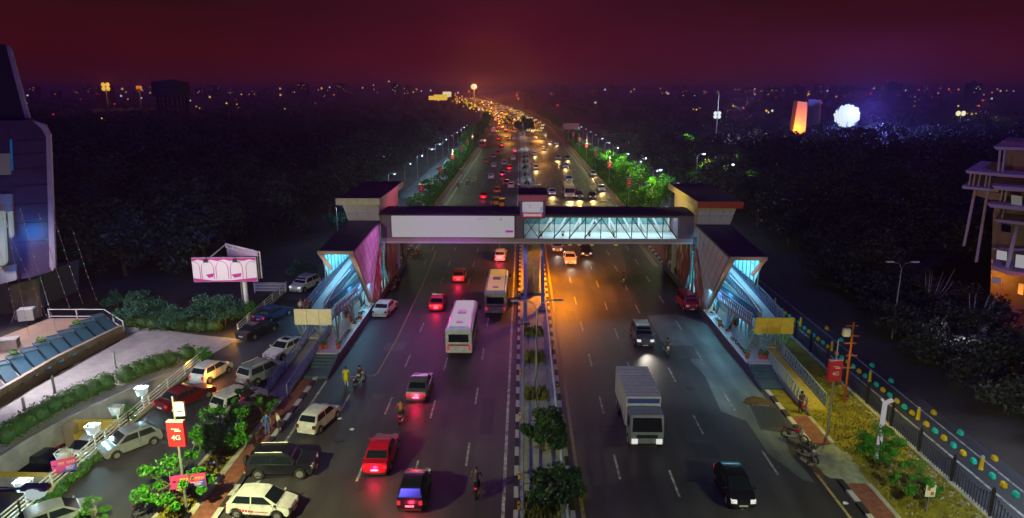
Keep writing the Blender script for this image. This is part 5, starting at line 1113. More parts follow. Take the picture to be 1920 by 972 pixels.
# reflector posts on the median
rp_ = MB(); rp_.box(-.07,.07,-.03,.03,0,.55); ro = rp_.build('reflector_post', mat('reflector_yellow',(.5,.34,.01),.5)); tag(ro,'x','reflector post'); kk_ = MB(); kk_.box(-.06,.06,-.04,-.031,.3,.42); kk_.build('reflector', M['tail_off'], ro)
rp_ = Proto(ro)
for i, (x, y) in enumerate([(-.2,66),(2.8,60),(-.2,54),(2.8,51),(-.2,46),(2.75,44.2),(-.2,38),(2.8,37),(-.2,34.8)]): rp_.put((x,y,.2), 0, 'yellow reflector post on the median edge, %s counting from the pier' % nth(i), 'yellow reflector posts on the median')
# dry planting squares and cable coils on the median
for i, y in enumerate([64.5,57.8,50.2]):
    b = MB(); b.box(.25,2.1,y-1.0,y+1.0,.14,.20); struct(b, 'planting_bed', M['grass'])
tufts('shrubbery', [(.3,2.0,63.6,65.4,.2,260),(.3,2.0,56.9,58.7,.2,260),(.3,2.0,49.3,51.1,.2,260),(.2,2.2,33,36,.15,500)], 0, mat('dry_hedge',(.09,.11,.01),.9,col2=(.20,.20,.02),vscale=3), 'low dry planting of the median beds', h=.5, w=.3)
for i, (px, py) in enumerate([(993,920),(988,945)]):
    p = G(px, py); b = MB(); b.tube([(.5*cos(a)*(1+.05*a/6),.5*sin(a),.02+.01*a/6) for a in np.linspace(0,11,44)], .02, 5); tag(b.build('cable_coil', M['dark_metal'], loc=(p.x,p.y,.17)), 'black cable coil lying on the median, '+('farther one' if i == 0 else 'nearer one'), 'cable', 'cable coils on the median')
b = MB(); b.tube([(1.15,50.2,6.9),(1.05,49.6,5),(1.2,49.7,3),(1.0,49.5,1.5),(1.1,48,.3),(1.2,44,.2),(1.1,38,.2),(1.3,32,.2)], .03, 5); tag(b.build('cable', M['dark_metal']), 'black cable hanging down the nearest median lamp pole', 'cable')
# orange steel mast on the right
p = G(1582,757); t = empty('steel_mast', 'rust orange ladder mast with white box lamp beside the right fence', 'mast', (p.x,p.y,.1)); orm = mat('rust_orange',(.26,.06,.008),.6)
part('pole', orm, t, lambda b: b.tube([(0,0,0),(0,0,6.6)], [.11,.07], 8))
for i, z in enumerate((2.9,3.9,4.9,5.5,6.3)): part('rung', orm, t, lambda b: b.bar((-.55 if i % 2 == 0 else -.3,0,z),(.35 if i % 2 == 0 else .55,0,z),.09))
part('lamp_box', M['pale_tile'], t, lambda b: b.box(-.75,-.2,-.2,.2,5.45,6.1), bevel=.06)
p = G(1652,868); t = empty('post_lamp', 'short white post with a bent head standing inside the small verge tree', 'post', (p.x,p.y+.5,.1))
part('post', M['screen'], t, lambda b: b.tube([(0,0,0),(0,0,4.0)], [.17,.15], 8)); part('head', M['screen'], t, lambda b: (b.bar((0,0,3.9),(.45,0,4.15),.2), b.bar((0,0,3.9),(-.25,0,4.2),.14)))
q = G(1187+545,940); t = empty('small_sign', 'small white and orange square sign in the verge by the thin tree', 'sign', (*G(1737,966).xy,.1)); part('post', M['grey_metal'], t, lambda b: b.box(-.03,.03,0,.06,0,1.2)); part('plate', M['plate_white'], t, lambda b: b.box(-.28,.28,-.03,0,1.1,1.85)); part('mark', PT['orange'], t.children[-1], lambda b: (b.box(-.2,-.02,-.036,-.031,1.5,1.72), b.box(.02,.2,-.036,-.031,1.2,1.42)))
q = PX(1472,543,33); t = empty('small_sign', 'tiny green round sign with yellow cap in the dark right wood', 'sign', (q.x,q.y,0)); part('post', M['dark_metal'], t, lambda b: b.box(-.03,.03,.02,.06,0,q.z)); part('disc', mat('sign_green_lit',(.05,.4,.35),.5,emit=(.02,.6,.5),es=.12), t, lambda b: b.tube([(0,0,q.z),(0,.02,q.z)], .22, 14)); part('cap', PT['yellow'], t, lambda b: b.box(-.25,.25,0,.05,q.z+.23,q.z+.33))
q = G(1212,392); t = empty('blue_post', 'tall blue post in front of the lawn behind the right half of the bridge', 'post', (24.5,116,0)); part('post', mat('post_blue',(.06,.04,.40),.5,emit=(.1,.05,1),es=.05), t, lambda b: b.box(-.25,.25,-.2,.2,0,4.3)); part('cap', M['white_metal'], t, lambda b: b.box(-.28,.28,-.23,.23,4.3,4.4))
# iron fence on the right, panel by panel with sagging top
def iron_fence():
    t = empty('iron_fence', 'black iron picket fence with sagging tops between right verge and side road', 'fence', (26.7,24,.12)); L0 = 0
    n = 0
    for k in range(17):
        y0 = k*3.6; 
        if y0 > 48: break
        part('post', M['dark_metal'], t, lambda b: (b.box(-.07,.07,y0-.07,y0+.07,0,1.7), b.ball((0,y0,1.75),.09,6)))
        def pan(b):
            for i in range(1,14): y = y0+i*3.6/14; hh = 1.05+.5*(abs(i-7)/7)**2; b.box(-.018,.018,y-.018,y+.018,0,hh)
            b.bar((0,y0,.2),(0,y0+3.6,.2),.04); b.tube([(0,y0+i*3.6/8,.88+.55*(abs(i-4)/4)**2) for i in range(9)], .025, 4)
        part('picket_panel', mat('iron_blueblack',(.03,.035,.06),.5), t, pan)
iron_fence()
# lane divider: teal and yellow painted blocks, yellow bollards
cols = [mat('block_teal',(.01,.55,.42),.6), mat('block_yellow',(.70,.48,.004),.6)]
def block(m):
    b = MB(); b.hexa([(-.15,-.24,0),(.15,-.24,0),(.15,.24,0),(-.15,.24,0)],[(-.11,-.18,.34),(.11,-.18,.34),(.11,.18,.34),(-.11,.18,.34)]); o = b.build('kerb_block', m, bevel=.05); tag(o,'x','kerb block'); return Proto(o)
bk = [block(c) for c in cols]; bb_ = MB(); bb_.lathe((0,0,0), [(.16,0),(.13,.1),(.11,.75),(.12,.78),(.03,.84)], 12); bo = bb_.build('bollard', cols[1]); tag(bo,'x','bollard'); cp_ = MB(); cp_.lathe((0,0,.84), [(.10,0),(.11,.06),(.05,.14)], 12); cp_.build('cap', M['pale_tile'], bo); bol = Proto(bo)
y = 27.; i = 0; nb_ = 0
while y < 100:
    if i % 7 == 6: bol.put((29.65-(y-37)*.03,y,0), 0, 'yellow bollard with pale cap in the block row of the side road, %s counting away' % nth(nb_), 'yellow bollards of the side road'); nb_ += 1; y += .75
    else: bk[i%2].put((29.65-(y-37)*.03,y,.0), 0, '%s painted kerb block in the side road row, %s counting away' % (('teal','yellow')[i%2], nth(i)), 'painted kerb blocks of the side road'); y += 1.02
    i += 1
for j, (px, py) in enumerate([(1635,688),(1670,717),(1750,777),(1800,815),(1864,863),(1577,640),(1550,618)]):
    p = G(px, py); bk[(j+1) % 2 if j else 0].put((p.x,p.y,0), .1, '%s painted block alone by the far white line of the side road, %s of them' % (('yellow' if (j+1) % 2 else 'teal') if j else 'teal', nth(j)), 'single painted blocks at the far line')
# verge stakes and litter
stk = MB(); stk.box(-.05,.05,-.05,.05,0,1.05); so_ = stk.build('stake', M['dark_metal']); tag(so_,'x','stake'); stk = Proto(so_)
for i, (px, py) in enumerate([(478,842),(410,888),(374,935),(358,925),(335,968)]): p = G(px, py); stk.put((p.x,p.y,.1), 0, 'dark stake in the left grass verge, %s from the footpath end' % nth(i), 'dark stakes in the left verge')
for i, (px, py) in enumerate([(398,872),(594,765),(637,786),(660,806),(720,577),(542,800),(1585,945),(1418,715)]):
    p = G(px, py, .02); rg = np.random.default_rng(i); b = MB(); b.add([(.16*cos(a)*(1+.4*rg.random()),.14*sin(a)*(1+.4*rg.random()),.02+.06*rg.random()) for a in np.linspace(0,2*pi,9)[:-1]]+[(0,0,.10),(0,0,.0)], [(k,(k+1)%8,8) for k in range(8)]+[((k+1)%8,k,9) for k in range(8)])
    tag(b.build('litter', M['plate_white'] if i != 5 else PT['blue'], loc=(p.x,p.y,.12 if i in (0,) else .02)), ['white scrap on the left grass verge','white scrap at the ramp side kerb','pale scrap right of the lone white hatchback','pale scrap farther right of the lone white hatchback','crumpled scrap beside the white sedan','blue bag on the kerb by the standing men','white scrap near the broken right kerb','white scrap by the right platform wall'][i], 'litter')
# ------------------------------------------------------------------ billboard
def arch_panel(par, w_, h_, y, fm):
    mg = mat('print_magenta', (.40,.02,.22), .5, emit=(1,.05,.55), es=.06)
    part('panel', fm, par, lambda b: b.box(0,w_,y,y+.12,0,h_)); pn = par.children[-1]
    def arcs(b):
        for k, c in enumerate([.02,.235,.46,.685,.93]):
            x0 = w_*c; r = w_*.095
            for j in range(10):
                a0, a1 = pi*j/10, pi*(j+1)/10
                p0, p1 = (x0+r*cos(a0), h_*.55+r*1.25*sin(a0)), (x0+r*cos(a1), h_*.55+r*1.25*sin(a1))
                if min(p0[0],p1[0]) > .02 and max(p0[0],p1[0]) < w_-.02: b.bar((p0[0],y-.02,p0[1]),(p1[0],y-.02,p1[1]),.05,.03)
            for sx in (-1,1):
                if 0.05 < x0+sx*r < w_-.05: b.bar((x0+sx*r,y-.02,h_*.12),(x0+sx*r,y-.02,h_*.55),.05,.03)
        b.prism([(.02,y-.012,.02),(w_-.02,y-.012,.02),(w_-.02,y-.012,h_*.16),(w_*.6,y-.012,h_*.06),(w_*.3,y-.012,h_*.05),(.02,y-.012,h_*.16)],(0,.01,0))
        b.prism([(.02,y-.012,h_-.02),(w_-.02,y-.012,h_-.02),(w_-.02,y-.012,h_*.86)]+[(w_*(1-.1*i),y-.012,h_*(.93 if i % 2 else .86)) for i in range(1,10)]+[(.02,y-.012,h_*.86)],(0,.01,0))
        for (c0,c1) in ((.20,.33),(.60,.76)): b.prism([(w_*c0,y-.012,h_*.3),(w_*c1,y-.012,h_*.36),(w_*(c1-.02),y-.012,h_*.2),(w_*(c0+.04),y-.012,h_*.16)],(0,.01,0))
    part('printed_arches', mg, pn, arcs)
q0 = PY(367,527,68.0); q1 = PY(483,520,68.0); wbb = (q1-q0).x
t = empty('billboard', 'roadside billboard with pink arches on a single leaning post, lit white', 'billboard', (q0.x,67.6,q0.z), radians(3))
arch_panel(t, wbb, 2.55, 0, mat('billboard_face', (.55,.5,.53), .5, emit=(1,.95,.98), es=.17))  # face emission stands in for floodlight falling on the print
part('frame', M['dark_metal'], t, lambda b: (b.box(-.06,wbb+.06,.13,.25,-.08,.0), b.box(-.06,wbb+.06,.13,.25,2.55,2.63), *[b.bar((wbb*i/5,.2,0),(wbb*i/5,.2,2.6),.09) for i in range(6)]))
bkp = part('rear_panel', M['hotel_band'], t, lambda b: b.hexa([(wbb+.1,.3,.2),(wbb+.16,.3,.2),(2.2,4.2,.2),(2.1,4.1,.2)],[(wbb+.1,.3,3.0),(wbb+.16,.3,3.0),(2.2,4.2,3.0),(2.1,4.1,3.0)]))
part('truss', M['white_metal'], t, lambda b: (b.bar((2.1,4.0,3.15),(wbb+.3,.5,3.0),.14), b.bar((2.1,4.0,2.75),(wbb+.3,.5,2.6),.10), b.bar((1.9,.3,2.62),(2.1,4.0,3.1),.1), *[b.bar((2.1+(wbb-1.8)*i/5,4.0-3.5*i/5,2.7),(2.1+(wbb-1.8)*i/5,4.0-3.5*i/5,3.15),.08) for i in range(6)], b.bar((wbb+.3,.5,.2),(wbb+.3,.5,3.05),.12)))
pb = G(463,600); pz = q0.z; part('post', M['white_metal'], t, lambda b: b.tube([(wbb*.76,.6,.1),(wbb*.76,.6,-pz)], .24, 12)); part('post', M['grey_metal'], t, lambda b: b.tube([(wbb*.76-.5,.9,.1),(wbb*.76-.5,.9,-pz)], .07, 6))
for i in range(2): part('floodlight', M['dark_metal'], t, lambda b: (b.bar((wbb*(.25+.45*i),-.1,2.62),(wbb*(.25+.45*i),-.5,2.5),.05), b.box(wbb*(.25+.45*i)-.2,wbb*(.25+.45*i)+.2,-.6,-.4,2.2,2.5)))
lamp('billboard_flood', 'SPOT', (q0.x+wbb*.5, 62.5, q0.z+3.8), 900, (1,.8,.95), .2, spot=radians(80), target=(q0.x+wbb*.5, 67.6, q0.z+1.2), blend=.5)
# ------------------------------------------------------------------ trees of the streets
mk = {}
mk['bushy'] = Proto(make_tree('roadside_tree','x','tree',4.4,2.1,M['leaf_lit'],24,230,.21,.11,1,.36,.30,.8))
mk['open'] = Proto(make_tree('roadside_tree','x','tree',4.0,2.3,M['leaf_lit'],17,190,.20,.09,2,.38,.20,.7))
mk['thin'] = Proto(make_tree('roadside_tree','x','tree',3.4,1.6,M['leaf_mid'],14,180,.18,.08,3,.36,.22,.7))
mk['dark'] = Proto(make_tree('median_tree','x','tree',3.0,1.4,M['leaf_dark'],20,260,.20,.10,4,.45,.32,.8))
def tr_(k, px, py, label, s=1., z=.1, rz=None, grp=None, loc=None):
    p = G(px, py, z) if loc is None else loc; return mk[k].put((p[0],p[1],z), random.random()*6 if rz is None else rz, label, grp, s)
tr_('bushy',424,850,'dense bright green tree over parked motorcycles on the left verge', .76)
tr_('open',325,958,'open branched bright tree at the bottom left below the red banner', .86)
tr_('thin',497,790,'dark thin tree by the foot of the left access ramp', .9)
tr_('bushy',1648,872,'small tree with drooping branches and three stakes by the right fence', .60)
tr_('thin',1737,950,'thin dark tree at the bottom right in front of the iron fence', .80)
tr_('dark',1018,845,'round dark tree on the median, farther of the near pair', 1.0, .15)
tr_('dark',1046,956,'round dark tree on the median, nearest to the camera', 1.0, .15)
tr_('thin',180,990,'small green shrub poking in at the bottom left edge', .5)
tr_('bushy',462,602,'small yellow green tree at the billboard foot', .5, 0)
tr_('bushy',386,680,'little bright tree at the end of the white railing', .35, 0)
tr_('thin',232,790,'small bush behind the railing by the middle box lamps', .45, 0)
rt = random.Random(3); n1 = n2 = 0
for i in range(20):
    y = 103+i*9.5+rt.random()*3; x = -21.5+rt.random()*1.4+cx(y)
    tr_(rt.choice(['bushy','thin','open']),0,0,'green tree on the left verge beyond the bridge, %s counting away' % nth(i), .75+.45*rt.random(), .1, grp='trees on the left verge beyond the bridge', loc=(x,y))
for i in range(30):
    y = 100+i*8.2+rt.random()*4; x = 24.2+rt.random()*2.2+cx(y)
    tr_(rt.choice(['bushy','thin','open','bushy']),0,0,'green tree on the right lawn beyond the bridge, %s counting away' % nth(i), .55+.5*rt.random(), .1, grp='trees on the right lawn beyond the bridge', loc=(x,y))
for i in range(16):
    y = 300+i*22; 
    tr_('bushy',0,0,'tree far along the left kerb, %s counting away' % nth(i), 1.1+.5*rt.random(), 0, grp='far kerb trees on the left', loc=(-23+cx(y),y)); tr_('open',0,0,'tree far along the right kerb, %s counting away' % nth(i), 1.2+.5*rt.random(), 0, grp='far kerb trees on the right', loc=(25+cx(y)+rt.random()*3,y+40))
for i in range(9): y = 122+i*17; tr_('dark',0,0,'shrub on the median beyond the bridge, %s counting away' % nth(i), .45+.2*rt.random(), .15, grp='median shrubs beyond the bridge', loc=(1.2+cx(y),y))
tr_('dark',0,0,'tall dark tree on the median far beyond the bridge', 3.4, 0, loc=(1.6+cx(372),372)); tr_('thin',0,0,'broad green tree on the median just past the tall dark one', 3.0, 0, loc=(-4+cx(420),420))
# leafy teal trees at the left service road by the tower
mk['teal'] = Proto(make_tree('roadside_tree','x','tree',5.5,2.6,M['leaf_teal'],16,130,.32,.13,8,.4,.36,.8))
for i, (x, y, s_) in enumerate([(-25.5,104,1.0),(-29.5,112,1.2),(-30.5,124,1.1),(-31,140,1.3)]): tr_('teal',0,0,'bluish green tree beside the left tower lid, %s counting away' % nth(i), s_, 0, grp='bluish trees beyond the left tower', loc=(x,y))
# bushes round the hotel terrace
for i, (px, py, s_) in enumerate([(240,618,1.05),(255,612,.95),(330,628,.8),(370,625,1.0),(395,622,.95),(415,618,.9),(560,540,1.0),(300,615,.8),(215,590,.7)]):
    p = G(px, py); tr_('teal',0,0,'bushy tree behind the hotel driveway, %s from the left' % nth([8,0,3,4,5,6,7,2,1].index(i) if i in (8,0,3,4,5,6,7,2,1) else 0), s_*.66, 0, grp='bushy trees behind the hotel driveway', loc=(p.x,p.y+1))
# hedges as clumps in a row
def hedge(name, label, pts, r, m, z=0., per=240, leaf=.16):
    cs = [(p[0],p[1],z+r*.7) for p in pts]; o = leaf_cloud(name, cs, [r]*len(cs), per, leaf, m, None, .85); tag(o, label, 'hedge'); core_blobs('inner_twigs', cs, [r]*len(cs), M['leaf_dark'], o, .8); return o
def along(pxs, step):
    P = [G(*p).xy for p in pxs]; out = []
    for a, c in zip(P[:-1], P[1:]):
        n = max(1,int((c-a).length/step)); out += [tuple(a.lerp(c,i/n)) for i in range(n)]
    return out
hedge('hedge','clipped round hedge row on top of the curved wall of the sunken car park', along([(352,676),(318,686),(278,700),(238,716),(198,732),(150,752),(100,776),(50,806),(-10,845)],.95), .98, M['hedge'], per=520, leaf=.17)
hedge('hedge','low mixed hedge along the back of the hotel driveway', along([(250,612),(290,618),(330,618),(380,622),(425,622)],1.0), .95, M['hedge'], per=380, leaf=.2)
hedge('hedge','tangled green ground hedge along the service road side of the white railing', [(-28.05+.15*sin(y_*3),y_) for y_ in np.arange(28,43.5,.5)], .36, M['leaf_mid'], per=110, leaf=.15)
# ------------------------------------------------------------------ sunken car park and hotel
cv = [Vector((p.x,p.y)) for p in curve]
b = MB()
for a, c in zip(cv[:-1], cv[1:]):
    n = Vector((-(c-a).y,(c-a).x)).normalized()*.3
    if n.y < 0: n = -n
    b.prism([(a.x,a.y,-1.6),(c.x,c.y,-1.6),(c.x+n.x,c.y+n.y,-1.6),(a.x+n.x,a.y+n.y,-1.6)], (0,0,1.72))
tag(b.build('curved_wall', mat('curved_wall_concrete',(.30,.26,.24),.85,col2=(.17,.15,.15),vscale=.7,bump=.2)), 'curved stained concrete wall above the sunken hotel car park', 'wall')
b = MB(); b.sheet([(-28.4,10,-2.61),(-28.4,66,-2.61),(-60,66,-2.61),(-60,10,-2.61)]); struct(b, 'car_park_floor', mat('basement_floor',(.07,.05,.055),.7,var=.3,vscale=.5))
b = MB(); b.box(-28.95,-28.55,10,56,-2.6,.0); tag(b.build('car_park_wall', M['concrete']), 'plain concrete side wall below the long white railing', 'wall')
yb = mat('beam_yellow',(.42,.27,.02),.6)
t = empty('yellow_portal', 'yellow painted beam and pillar frame in the sunken car park', 'portal', (0,0,0))
a = G(135,800,-.5); c = G(245,790,-.5); part('beam', yb, t, lambda b: b.box(a.x,c.x+.5,a.y,a.y+.4,-.75,-.1)); part('pillar', mat('pillar_tan',(.25,.17,.10),.7), t, lambda b: b.box(a.x-.2,a.x+.5,a.y-.7,a.y-.02,-2.6,-.1)); part('pillar', yb, t, lambda b: b.box(a.x+.51,a.x+.8,a.y-.7,a.y-.02,-2.6,-.76))
t = empty('pale_beam', 'pale concrete beam crossing the sunken car park near the bottom left', 'beam'); a = G(10,900,-.6); part('beam', M['concrete'], t, lambda b: b.box(a.x-6,-28.96,a.y,a.y+.45,-1.1,-.4)); part('kerb', yb, t, lambda b: b.box(a.x-6,-28.96,a.y-.02,a.y+.47,-.395,-.32))
M['plaza'] = mat('plaza_paving', (.34,.31,.30), .7, var=.15, vscale=1.2, bump=.1)
dw = [(447,636),(430,634),(372,628),(300,618),(232,612),(225,640),(110,705),(0,752),(-60,790),(-60,880)]
b = MB(); ring = [G(*p).xy for p in dw]; fc = [Vector((p.x,p.y)) for p in curve[:9]]
b.sheet([(p.x,p.y,.0) for p in ring]+[(p.x-.3,p.y+.35,.0) for p in fc[::-1]]); struct(b, 'driveway', M['plaza'])
# low white marker posts on the driveway
mp = MB(); mp.box(-.07,.07,-.07,.07,0,1.5); mo = mp.build('marker_post', M['pale_tile']); tag(mo,'x','post'); c_ = MB(); c_.box(-.08,.08,-.08,.08,1.5,1.54); c_.build('cap', M['grey_metal'], mo); mpp = Proto(mo)
for i, (px, py) in enumerate([(216,690),(103,738),(48,780)]): p = G(px,py); mpp.put((p.x,p.y,0), 0, 'slim post in the driveway hedge, %s from the service road' % nth(i), 'slim posts in the driveway hedge')
# terrace with planters, each cast shadow built as a dark wedge
tz = 1.15
T = dict(a=G(92,590,tz), b=G(196,590,tz), c=G(232,618,tz-.3), d=G(110,680,tz-.4), e=G(0,745,tz-.4), f=G(-60,775,tz-.4), g=G(-80,640,tz))
t = empty('terrace', 'brown paved hotel terrace bounded by a low wall above the driveway', 'terrace')
pl = [T['a'],T['b'],T['c'],T['d'],T['e'],T['f'],T['g'],G(0,625,tz)]
part('deck', mat('terrace_tile',(.34,.22,.17),.6,col2=(.22,.16,.14),vscale=.6), t, lambda b: b.prism([(p.x,p.y,.0) for p in pl], (0,0,tz-.4)))
def tw(b):
    for p, q in ((T['c'],T['d']),(T['d'],T['e']),(T['e'],T['f'])):
        p2 = Vector((p.x,p.y,0)); q2 = Vector((q.x,q.y,0)); n = Vector((-(q2-p2).y,(q2-p2).x,0)).normalized()*.35
        b.prism([p2,q2,q2-n,p2-n],(0,0,tz+.15))
part('edge_wall', M['tan_stone'], t, tw)
pipe_fence('terrace_railing', 'thin pale railing round the far corner of the hotel terrace', [tuple(T['a'].xy), tuple(T['b'].xy), tuple(T['c'].xy)], h=1.0, nb=2, m=M['white_metal'], z0=.7)
w0 = G(186,606,.75); w1 = G(-25,712,.75)
for i in range(10):
    q = w0.lerp(w1, i/9); t = empty('sloped_planter', 'dark granite planter with its long shadow built as a wedge on the terrace, %s from the far corner' % nth(i), 'planter', (q.x,q.y,.75), radians(-40), 'sloping granite planters on the terrace')
    part('box', M['granite'], t, lambda b: (b.box(-.55,.55,-.5,.5,0,.75), b.box(-.62,.62,-.57,-.45,.75,.83), b.box(-.62,.62,.45,.57,.75,.83), b.box(-.62,-.5,-.45,.45,.75,.83), b.box(.5,.62,-.45,.45,.75,.83)))
    part('shadow_wedge', mat('shadow_teal',(.02,.06,.085),.4,var=.2,vscale=4), t, lambda b: b.prism([(.56,-.48,.0),(.56,-.48,.74),(4.3,-.48,.10),(4.3,-.48,0)], (0,.96,0)))  # dark wedge shaped and coloured as the planter's cast shadow
    if i in (2,5,7): leaf_cloud('plant', [(0,0,1.15)], [.38], 120, .16, M['leaf_lit'], t)
# hotel tower
def face(pxs, Y, depth, z=None): return [PY(a,c,Y) for a,c in pxs]
ht = empty('hotel', 'dark panelled hotel tower with a pale curved edge band and glowing white sign tubes', 'hotel')
YF = 66.
lo_ = face([(-70,228),(60,226),(84,234),(94,252),(103,500),(100,508),(60,520),(-70,545)], YF, 14)
part('lower_block', M['hotel_panel'], ht, lambda b: b.prism(lo_, (-11,14,0)))
ub = face([(-70,85),(8,83),(20,92),(52,222),(-70,226)], YF+2, 10)
part('upper_wing', mat('hotel_dark',(.035,.03,.05),.4), ht, lambda b: b.prism(ub, (-8,10,0)))
bd1 = face([(60,226),(84,234),(94,252),(104,498),(98,509),(93,500),(86,256),(78,242)], YF-.25, .2); part('edge_band', M['hotel_band'], ht, lambda b: b.prism(bd1, (0,.24,0)))
bd2 = face([(12,84),(20,92),(55,222),(47,222),(14,98)], YF+1.75, .2); part('edge_band', M['hotel_band'], ht, lambda b: b.prism(bd2, (0,.24,0)))
def hl(b):
    for yy in (265,290,318,350,385,420,455): p = PY(24,yy,YF-.03); q = PY(90,yy-4,YF-.03); b.bar(p,q,.06,.05)
part('panel_joint', mat('joint_dark',(.02,.02,.03),.6), ht, hl)
part('window', mat('hotel_window_lit',(.2,.2,.15),.3,emit=(.6,.45,.5),es=.05), ht, lambda b: b.prism(face([(-60,290),(18,288),(20,328),(-60,330)],YF-.1,0),(0,.09,0)))
part('blue_edge', mat('blue_edge_lit',(.05,.2,.4),.4,emit=(.0,.22,.7),es=.15), ht, lambda b: b.prism(face([(18,262),(21,262),(24,320),(21,320)],YF-.12,0),(0,.1,0)))
part('white_band', mat('hotel_white',(.32,.30,.36),.5), ht, lambda b: (b.prism(face([(-70,368),(22,364),(24,400),(-70,408)],YF-.2,0),(0,.18,0)), b.prism(face([(-70,512),(30,496),(31,525),(-70,552)],YF-.2,0),(0,.18,0))))
part('sign_tube', M['cool'], ht, lambda b: b.prism(face([(-16,398),(8,396),(13,492),(6,499),(-16,500)],YF-.8,0),(0,.3,0)), bevel=.1)
part('sign_tube', M['cool'], ht, lambda b: b.prism(face([(14,398),(20,397),(23,440),(21,446),(17,445)],YF-.8,0),(0,.3,0)))
part('porch_wall', M['tan_stone'], ht, lambda b: b.prism(face([(18,535),(66,524),(74,596),(28,604)],YF+2,0),(0,.5,0)))
part('ground_floor', mat('hotel_base',(.12,.12,.16),.6), ht, lambda b: b.prism(face([(-70,545),(60,520),(60,585),(-70,610)],YF+4,0),(0,8,0)))
sgl = PY(0,455,YF-2.5); lamp('hotel_sign_glow', 'POINT', sgl, 450, (.05,.30,1), 1.0); lamp('hotel_sign_glow', 'SPOT', (-56,63,10), 7500, (1,.88,.80), .5, spot=radians(120), target=G(150,690), blend=.7)
lamp('driveway_fill', 'SPOT', (-42,50,9), 8500, (.97,.92,1), .4, spot=radians(125), target=(-38.5,55,0), blend=.8)  # added spot brightening the driveway, no fitting there
lamp('hotel_forest_glow', 'SPOT', (-45.5,76,10), 1800, (.01,.12,.9), 1.0, spot=radians(170), target=(-50,110,2), blend=1)
lamp('hotel_terrace_lamp', 'SPOT', PY(20,520,YF-4), 700, (1,.75,.55), .4, spot=radians(130), target=G(90,630), blend=.7)
lamp('facade_wash', 'SPOT', PY(170,300,50), 800, (.75,.15,.8), .5, spot=radians(60), target=PY(60,330,YF), blend=1)
lamp('hedge_uplight', 'POINT', (*G(438,628).xy,.9), 130, (1,.45,.03), .1); lamp('hedge_uplight', 'POINT', (*G(352,700).xy,1.2), 90, (1,.6,.1), .1)
lamp('yard_light', 'POINT', (*G(400,722).xy,1.0), 160, (1,.33,.04), .2)
ac = G(55,612,0); t = empty('air_unit', 'white cabinet with louvred side standing at the back of the terrace', 'cabinet', (ac.x,ac.y,.75), radians(20)); part('body', M['white_metal'], t, lambda b: b.box(-.7,.7,-.6,.6,0,1.2), bevel=.02); part('grille', M['grey_metal'], t, lambda b: [b.box(.701,.72,-.5,.5,.15+i*.14,.22+i*.14) for i in range(7)]); part('stair', M['grey_metal'], t, lambda b: (b.bar((-1.3,-.6,0),(-.75,-.6,1.2),.06), b.bar((-1.3,.5,0),(-.75,.5,1.2),.06)))
ac = G(10,668,0); t = empty('stone_bench', 'tan stone block seat at the left edge of the terrace', 'bench', (ac.x,ac.y,.75), radians(20)); part('block', M['tan_stone'], t, lambda b: b.box(-1.6,1.2,-.5,.5,0,.85), bevel=.03); part('top', M['pale_tile'], t, lambda b: b.box(-1.65,1.25,-.55,.55,.852,.92))
# strings of little bulbs from the tower to the terrace
for i, (p0, p1, ya, yb_) in enumerate([((-5,330),(55,632),58,60),((0,395),(90,598),60,62),((38,392),(112,640),56,58),((72,400),(132,582),60,66),((100,405),(156,572),60,68),((136,430),(182,565),62,70),((0,470),(30,600),60,62)]):
    a = PY(*p0,ya); c = PY(*p1,yb_); t = empty('light_string', 'thin string of tiny red and white bulbs sloping to the terrace, %s from the left' % nth([0,2,3,4,5,6,1][i] if i < 7 else i), 'light string', tuple(a), 0, 'bulb strings in front of the hotel')
    part('wire', mat('wire_blue',(.10,.16,.25),.5), t, lambda b: b.tube([(c-a)*f+Vector((0,0,-1.2*f*(1-f))) for f in np.linspace(0,1,9)], .014, 4))
    for k in range(11): f = (k+.5)/11; q = (c-a)*f+Vector((0,0,-1.2*f*(1-f))); part('bulb', (M['redl'],M['cool'])[(k+i)%2 if i != 0 else 0], t, lambda b: b.ball(q, .055, 5))
# ------------------------------------------------------------------ right hand building
rb_ = empty('office_building', 'modernist concrete building with projecting slabs and lit windows at the right edge', 'building')
YB = 73.; rc = mat('rb_wall',(.42,.30,.26),.75,var=.15,vscale=.6); rs = mat('rb_slab',(.50,.44,.46),.7)
def slab(pxs, y0, dep, name='slab', m=rs, sc=None): return part(name, m, sc or rb_, lambda b: b.prism([PY(x,y,y0) for x,y in pxs], (dep*.80,dep,0)))
slab([(1877,265),(2010,272),(2010,282),(1877,277)],YB,6,'parapet',rc)
slab([(1884,281),(2010,290),(2010,600),(1855,600),(1862,400),(1880,340)],YB+.5,12,'wall',rc)
slab([(1862,275),(2010,280),(2010,285),(1868,281)],YB-2,9)
slab([(1810,320),(1880,326),(2010,336),(2010,341),(1870,331),(1812,325)],YB-3,10); slab([(1803,349),(1872,356),(1872,361),(1805,354)],YB-3,9)
slab([(1859,348),(2010,360),(2010,368),(1866,356)],YB-4,8); slab([(1851,382),(2010,398),(2010,406),(1856,389)],YB-4,8); slab([(1865,411),(2010,427),(2010,433),(1870,417)],YB-3,7)
slab([(1858,498),(1900,510),(2010,520),(2010,528),(1895,517),(1858,505)],YB-3,6); slab([(1860,465),(2010,470),(2010,474),(1860,469)],YB-1,3)
for xa,ya,xb,yb2,w2 in ((1875,281,1871,326,4),(1884,281,1879,326,4),(1820,325,1816,351,3),(1828,325,1824,351,3),(1838,326,1833,353,3),(1850,327,1846,354,3),(1857,328,1853,354,3),(1879,357,1874,385,4),(1887,358,1882,386,4),(1882,390,1878,414,3),(1908,417,1886,512,8),(1828,356,1807,462,5),(1852,356,1830,492,5)):
    slab([(xa-w2/2,ya),(xa+w2/2,ya),(xb+w2/2,yb2),(xb-w2/2,yb2)],YB-2.2,.5,'column',rs)
